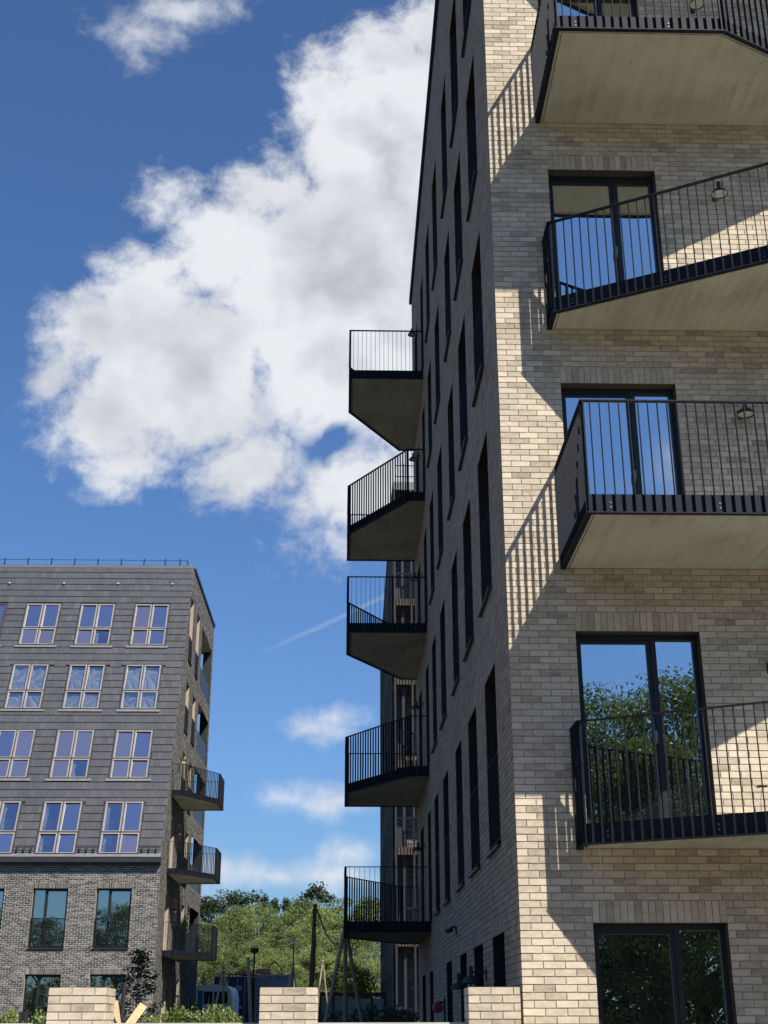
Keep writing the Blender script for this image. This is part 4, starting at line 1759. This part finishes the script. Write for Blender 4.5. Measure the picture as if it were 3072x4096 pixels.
lime = tree_mesh(51, 3.2, 1.5, .3, 40, 60, .16, M['lime'], .5, 'round', .05, 1.8)
for i, (px, Y) in enumerate(((1385, 52), (1460, 54))):
    zb = court_z(0, Y)
    s = (ztop(3865 if i == 0 else 3885, Y) - zb) / 3.3
    plant('lime_shrub', lime, (at(px, Y), Y, zb), (s * .9, s * .9, s), i * 2, 'bright lime green bush left of the far block' if i else 'bright lime green bush behind the tall tripod of stakes', 'bush')

sap = tree_mesh(61, 4.0, .62, .5, 70, 32, .10, M['darkleaf'], .24, 'column', .035, 1.6)
zb = court_z(0, 29)
plant('young_tree', sap, (at(555, 29), 29, zb), (1.15, 1.15, (ztop(3790, 29) - zb) / 4.1), .3, 'slender young tree with dark leaves in front of the slate block', 'tree')
hed = [tree_mesh(71 + i, .95, .42, .1, 60, 34, .045, M['hedge'], .11, 'round', .010, 1.5) for i in range(3)]
hl = 0
places = [(60, 3.6, 4032), (180, 3.4, 4038), (300, 3.8, 4044), (405, 3.0, 4042), (610, 4.0, 4048), (668, 3.8, 4050), (722, 2.6, 4022), (790, 2.9, 4026), (850, 2.4, 4012), (905, 2.7, 4024), (952, 2.5, 4052)]
names = ['at the left edge of the picture', 'beside the dark posts at the left', 'just left of the left pillar', 'behind the left pillar', 'under the young tree', 'just right of the young tree', 'under the slate block balconies',
         'left of the first tripod of stakes', 'at the foot of the first tripod', 'right of the first tripod', 'by the middle pillar']
for (px, Y, py), nm in zip(places, names):
    zb = court_z(0, Y)
    H = ztop(py, Y) - zb
    plant('hedge_shrub', hed[hl % 3], (at(px, Y), Y, zb), (.72, .72, H / 1.02), hl * 1.9, 'light green leafy shrub ' + nm, 'shrub', 'shrubs along the courtyard', ('stem', 'crown'))
    hl += 1
dsh = tree_mesh(81, 1.1, .8, .1, 46, 32, .08, M['darkleaf'], .24, 'round', .02, 1.5)
for i, (px, Y, py) in enumerate(((1350, 20, 4030), (1440, 21, 4010), (1520, 22, 4015), (1600, 22, 4020), (1660, 21, 4030))):
    zb = court_z(0, Y)
    H = ztop(py, Y) - zb
    plant('shaded_shrub', dsh, (at(px, Y), Y, zb), (H * .7, H * .7, H / 1.15), i * 1.2, 'dark shaded shrub, %s to the right of the middle pillar' % wl[i].replace('leftmost', 'first'), 'shrub', 'dark shrubs in the shade of the near block', ('stem', 'crown'))

# trees on the other side of the street: seen mirrored in the glazing
mir = [tree_mesh(91 + i, 10.2, 4.4, .8, 210, 250, .13, M['street'], .8, 'round', .2, 2.2) for i in range(2)]
for i, (x, y, s) in enumerate(((5.6, -29, 1.17), (9.8, -30, 1.22), (15, -30, 1.2), (0.5, -32, 1.1), (-17, -32, 1.0), (-23, -34, 1.1), (-30, -33, 1.0), (7.6, -25.5, .93), (-37, -36, 1.2))):
    plant('street_tree', mir[i % 2], (x, y, 0), s, i * 1.4, 'broad green street tree across the road, %s along the row mirrored in the glazing' % wl[i], 'tree', 'trees across the street')

# ================================================================== things in the courtyard
def post_tube(name, pts, r, mat, label, cat, seg=8, group=None):
    mb = MB()
    mb.tube(pts, r, seg)
    return mb.build(name, mat, label=label, cat=cat, group=group)


def tripod(name, apex_px, Y, legs, label, r=.035):
    ax, az = at(apex_px[0], Y), ztop(apex_px[1], Y, apex_px[0])
    root = empty(name, (ax, Y, court_z(0, Y)), label=label, cat='stakes', group='tripods of tree stakes')
    for lx, dy in legs:
        mb = MB()
        fx = at(lx, Y + dy)
        z0 = court_z(0, Y + dy)
        top = Vector((ax, Y, az))
        foot = Vector((fx, Y + dy, z0 - .1))
        ext = top + (top - foot).normalized() * .12
        mb.tube([foot, ext], r, 7)
        mb.build('stake', M['wood'], root)
    mb = MB()
    mb.tube([(ax - .08, Y - .05, az - .06), (ax, Y - .09, az - .07), (ax + .08, Y - .05, az - .06), (ax, Y + .06, az - .06), (ax - .08, Y - .05, az - .06)], .014, 6)
    mb.build('tie', M['black'], root)
    return root


tripod('stake_tripod', (893, 3880), 26, ((835, -.6), (975, -.7), (905, .9)), 'wooden stake tripod in front of the navy container')
tripod('stake_tripod', (1172, 3865), 40, ((1120, -.5), (1215, .6), (1105, .7)), 'greyish stake tripod behind the middle pillar')
tripod('stake_tripod', (1380, 3700), 15, ((1265, -.6), (1480, .4), (1383, .8)), 'tall wooden stake tripod left of the near block', .042)
tripod('stake_tripod', (1290, 3840), 30, ((1330, .4), (1250, -.4), (1262, .8)), 'thin dark stake tripod between the cable pole and the tall tripod', .028)
x, Y = at(1000, 24), 24
post_tube('support_pole', [(at(1018, Y), Y, court_z(0, Y) - .1), (at(990, Y), Y, ztop(3828, Y, 990))], .045, M['wood'], 'leaning bare wooden pole left of the middle pillar', 'pole')
# pole with red hose and slack cable
Y = 46
cp_ = empty('cable_pole', (at(1240, Y), Y, court_z(0, Y)), label='tall brown timber pole with a red hose running down it', cat='pole')
mb = MB()
xt, xb, zt = at(1256, Y), at(1238, Y), ztop(3616, Y, 1256)
mb.tube([(xb, Y, court_z(0, Y) - .2), (xt, Y, zt)], [.11, .085], 10)
mb.build('shaft', M['bark'], cp_)
mb = MB()
pts = []
for i in range(14):
    f = i / 13
    pts.append((xb + (xt - xb) * f + .11 - .22 * max(0, f - .72) / .28 + .02 * math.sin(i * 2.1), Y - .1, court_z(0, Y) + (zt - court_z(0, Y)) * .96 * f))
mb.tube(pts, .035, 6)
mb.build('hose', M['red'], cp_)
pts = []
for i in range(15):
    f = i / 14
    xx = xt + .08 + (at(1400, 40) - xt) * f
    pts.append((xx, Y - 6 * f, zt - .25 - 1.25 * f - 1.05 * math.sin(math.pi * f) * .9))
post_tube('slack_cable', pts, .03, M['black'], 'slack black cable running from the pole towards the near block', 'cable', 6)

# lamp posts
Y = 44
lp = empty('globe_lamp_post', (at(1012, Y), Y, court_z(0, Y)), label='thin black lamp post with a round black head in front of the wood', cat='lamp post')
mb = MB()
zt = ztop(3803, Y)
mb.tube([(at(1012, Y), Y, court_z(0, Y)), (at(1015, Y), Y, zt - .1)], [.045, .035], 8)
mb.build('post', M['black'], lp)
mb = MB()
mb.lathe((at(1015, Y), Y, zt), [(.02, .13), (.12, .11), (.18, .04), (.18, -.03), (.12, -.09), (.03, -.11)], 16)
mb.build('lamp_head', M['black'], lp, smooth=True)
Y = 62
lp = empty('street_lamp', (at(1172, Y), Y, court_z(0, Y)), label='slim lamp post with a white flat head in front of the wood', cat='lamp post')
zt = ztop(3766, Y)
mb = MB()
mb.tube([(at(1173, Y), Y, court_z(0, Y)), (at(1171, Y), Y, zt + .18)], [.06, .035], 8)
mb.build('post', M['zinc'], lp)
mb = MB()
xc = at(1170, Y)
mb.hexa([(xc - .24, Y - .16, zt - .06), (xc + .24, Y - .16, zt - .06), (xc + .24, Y + .16, zt - .04), (xc - .24, Y + .16, zt - .04), (xc - .22, Y - .14, zt + .06), (xc + .22, Y - .14, zt + .06), (xc + .22, Y + .14, zt + .07), (xc - .22, Y + .14, zt + .07)])
mb.build('lamp_head', M['white'], lp)


# containers, van
def container(name, px0, px1, py, Y, mat, label, doors_):
    x0, x1, zt, z0 = at(px0, Y), at(px1, Y), ztop(py, Y, px0), court_z(0, Y)
    root = empty(name, ((x0 + x1) / 2, Y, z0), label=label, cat='container')
    mb = MB()
    mb.box(x0, x1, Y, Y + 6, z0, zt)
    mb.build('shell', mat, root)
    mb = MB()
    for q in ((x0 - .03, x0 + .08, z0, zt), (x1 - .08, x1 + .03, z0, zt)):
        mb.box(q[0], q[1], Y - .04, Y - .002, q[2], q[3])
    mb.box(x0 + .081, x1 - .081, Y - .04, Y - .002, zt - .13, zt + .01)
    mb.box(x0 + .081, x1 - .081, Y - .04, Y - .002, z0, z0 + .14)
    mb.build('corner_frame', mat, root)
    if doors_:
        w = x1 - x0
        for f in (.18, .38, .62, .82):
            mb = MB()
            mb.tube([(x0 + w * f, Y - .07, z0 + .1), (x0 + w * f, Y - .07, zt - .1)], .028, 6)
            for zz in (.5, 1.3, zt - z0 - .5):
                mb.box(x0 + w * f - .06, x0 + w * f + .06, Y - .06, Y - .003, z0 + zz, z0 + zz + .08)
            mb.build('lock_rod', M['zinc'], root)
        for f0, f1, za, zb_ in ((.55, .74, .72, .82), (.55, .7, .5, .55), (.60, .76, .36, .42)):
            mb = MB()
            mb.box(x0 + w * f0, x0 + w * f1, Y - .012, Y - .0025, z0 + (zt - z0) * za, z0 + (zt - z0) * zb_)
            mb.build('marking_plate', M['ltgrey'], root)
    else:
        n = 14
        mb = MB()
        for i in range(n):
            xx = x0 + .12 + (x1 - x0 - .24) * i / (n - 1)
            mb.box(xx - .05, xx + .05, Y - .022, Y - .001, z0 + .15, zt - .32)
        mb.build('rib', mat, root)
        mb = MB()
        mb.box(x0 + .1, x1 - .1, Y - .05, Y - .041, zt - .24, zt - .02)
        mb.build('sign_band', M['ltgrey'], root)
        mb = MB()
        cx = x0 + (x1 - x0) * .52
        for i in range(7):
            mb.box(cx + i * .11, cx + i * .11 + .075, Y - .054, Y - .0505, zt - .17, zt - .09)
        mb.box(cx - .26, cx - .16, Y - .054, Y - .0505, zt - .17, zt - .09)
        mb.build('sign_lettering', M['navy'], root)
    return x0, x1, zt


nx0, nx1, nzt = container('navy_container', 860, 1008, 3907, 66, M['navy'], 'dark navy shipping container with door rods behind the stake tripod', True)
gx0, gx1, gzt = container('grey_cabin', 1022, 1168, 3899, 67, M['ltgrey'], 'light grey site cabin beside the navy container', False)


def hose(name, pts, label, r=.06):
    post_tube(name, pts, r, M['orange'], label, 'hose', 7, 'orange hoses on the containers')


rn = random.Random(3)
pts = [(nx0 + .3 + (nx1 - nx0) * .95 * i / 30, 66.5 + .5 * math.sin(i * 1.3), nzt + .09 + .10 * abs(math.sin(i * .9))) for i in range(31)]
hose('orange_hose', pts, 'orange hose lying in loops along the top of the navy container')
pts = [(nx0 + 1.7 + .5 * math.cos(i * .62), 66.8 + .4 * math.sin(i * .62), nzt + .10 + i * .012) for i in range(24)]
hose('orange_hose', pts, 'coil of orange hose on the right end of the navy container')
pts = [(gx0 + .4 + .45 * math.cos(i * .62), 67.6 + .4 * math.sin(i * .62), gzt + .08 + i * .012) for i in range(22)]
hose('orange_hose', pts, 'coil of orange hose on the left end of the grey cabin')
xa, xb_ = at(1065, 67), at(1127, 67)
pts = [((xa + xb_) / 2 - (xb_ - xa) / 2 * math.cos(math.pi * i / 16) + .1 * math.sin(i * .4), 67.4, gzt + .02 + .72 * math.sin(math.pi * i / 16) ** .7) for i in range(17)]
hose('orange_hose', pts, 'orange hose arching up over the grey cabin', .05)

Y = 60
vx0, vx1, vz, vzt = at(783, Y), at(872, Y), court_z(0, Y), ztop(3938, Y, 800)
van = empty('white_van', ((vx0 + vx1) / 2, Y, vz), label='white van parked behind the slate block', cat='van')
H = vzt - vz
prof = [(0, .45), (0, H * .62), (.12, H * .86), (.35, H * .97), (.8, H), (2.1, H), (2.1, .45)]


def van_ring(y, k):
    return [(vx0 + u * (vx1 - vx0) / 1.0 * .95 / 1.0 * (1 if u < 1 else 1), y, vz + v) for u, v in prof]


mb = MB()
W0, W1 = vx0, vx0 + 2.0
pr = [(0.0, .4), (0.0, H * .72), (.08, H * .88), (.25, H * .97), (.6, H), (1.4, H), (1.75, H * .97), (1.92, H * .88), (2.0, H * .72), (2.0, .4)]
ya, yb = Y, Y + 4.8
for (a, b) in zip(pr, pr[1:] + pr[:1]):
    mb.quad((W0 + a[0], ya, vz + a[1]), (W0 + b[0], ya, vz + b[1]), (W0 + b[0], yb, vz + b[1]), (W0 + a[0], yb, vz + a[1]))
mb.poly([(W0 + a[0], ya, vz + a[1]) for a in pr])
mb.poly([(W0 + a[0], yb, vz + a[1]) for a in reversed(pr)])
mb.build('body', M['white'], van)
for s in (0.22, 1.04):
    mb = MB()
    mb.box(W0 + s, W0 + s + .74, ya - .012, ya - .002, vz + H * .56, vz + H * .84)
    mb.build('rear_window', M['glass_dark'], van)
for s in (.03, 1.83):
    mb = MB()
    mb.box(W0 + s, W0 + s + .13, ya - .02, ya - .003, vz + .75, vz + 1.2)
    mb.build('tail_light', M['red'], van)
for xx in (W0 + .04, W0 + 1.76):
    for yy in (ya + .9, yb - .9):
        mb = MB()
        mb.tube([(xx, yy, vz + .34), (xx + .2, yy, vz + .34)], .34, 18)
        mb.build('wheel', M['black'], van)
mb = MB()
mb.box(at(795, 56), at(815, 56), 56, 56.5, court_z(0, 56), ztop(3968, 56, 800))
mb.box(at(795, 56) - .04, at(815, 56) + .04, 55.96, 56.54, ztop(3968, 56, 800) + .001, ztop(3968, 56, 800) + .06)
mb.build('teal_cabinet', M['teal'], label='narrow teal cabinet in front of the white van', cat='cabinet')

# dark fence and heap beyond, right of the middle pillar
fn = empty('dark_fence', (at(1400, 48), 48, court_z(0, 48)), label='long dark panel fence behind the shaded shrubs', cat='fence')
xa, xb_ = at(1180, 48), at(1640, 48)
zt = ztop(3985, 48, 1400)
n = 9
for i in range(n):
    mb = MB()
    mb.box(xa + (xb_ - xa) * i / n + .03, xa + (xb_ - xa) * (i + 1) / n - .03, 48.02, 48.06, court_z(0, 48) + .1, zt - .1)
    mb.build('panel', M['ltgrey'], fn)
for i in range(n + 1):
    mb = MB()
    xx = xa + (xb_ - xa) * i / n
    mb.box(xx - .04, xx + .04, 47.95, 48.015, court_z(0, 48), zt)
    mb.build('fence_post', M['black'], fn)
mb = MB()
mb.box(xa - .05, xb_ + .05, 47.9, 48.1, zt + .001, zt + .16)
mb.build('top_rail', M['black'], fn)

# timber boards leaning by the left pillar, dark posts
def board(x0, z0, x1, z1, y, w, label, mat, t=.03):
    a, b = Vector((x0, y, z0)), Vector((x1, y + .25, z1))
    d = (b - a).normalized()
    s = d.cross(Vector((0, 1, 0))).normalized() * w / 2
    f = Vector((0, 1, 0)) * t
    mb = MB()
    mb.hexa([a - s, a + s, a + s + f, a - s + f, b - s, b + s, b + s + f, b - s + f])
    return mb.build('timber_board', mat, label=label, cat='board', group='timber boards behind the left pillar')


y = 3.0
g = lambda px, py: (at(px, y), ztop(py, y, px))
a, b = g(490, 4160), g(570, 4018)
board(a[0], a[1], b[0], b[1], y, .10, 'wide fresh timber board leaning right, beside the left pillar', M['new_wood'])
a, b = g(500, 4180), g(452, 4002)
board(a[0], a[1], b[0], b[1], y + .1, .045, 'narrow timber batten leaning left, next to the left pillar', M['new_wood'])
a, b = g(455, 4090), g(432, 4000)
board(a[0], a[1], b[0], b[1], y + .35, .05, 'short pale batten tucked right behind the left pillar', M['new_wood'])
for i, px in enumerate((98, 119)):
    y = 2.4
    x = at(px, y)
    mb = MB()
    mb.box(x - .02, x + .02, y, y + .04, court_z(0, y), ztop(4046 + i * 2, y, px))
    mb.build('steel_post', M['black'], label='left one of two short black posts at the left edge' if i == 0 else 'right one of two short black posts at the left edge', cat='post', group='black posts left of the left pillar')
for i, (px, py) in enumerate(((495, 3930), (765, 3990), (842, 3985))):
    y = 9.0 if i else 4.0
    x = at(px, y)
    post_tube('support_stake', [(x, y, court_z(0, y) - .1), (x + (.0 if i else .02), y, ztop(py, y, px))], .022 if i else .03, M['black'], ['dark support stake behind the timber boards', 'thin dark support stake among the shrubs, left one', 'thin dark support stake among the shrubs, right one'][i], 'stake')
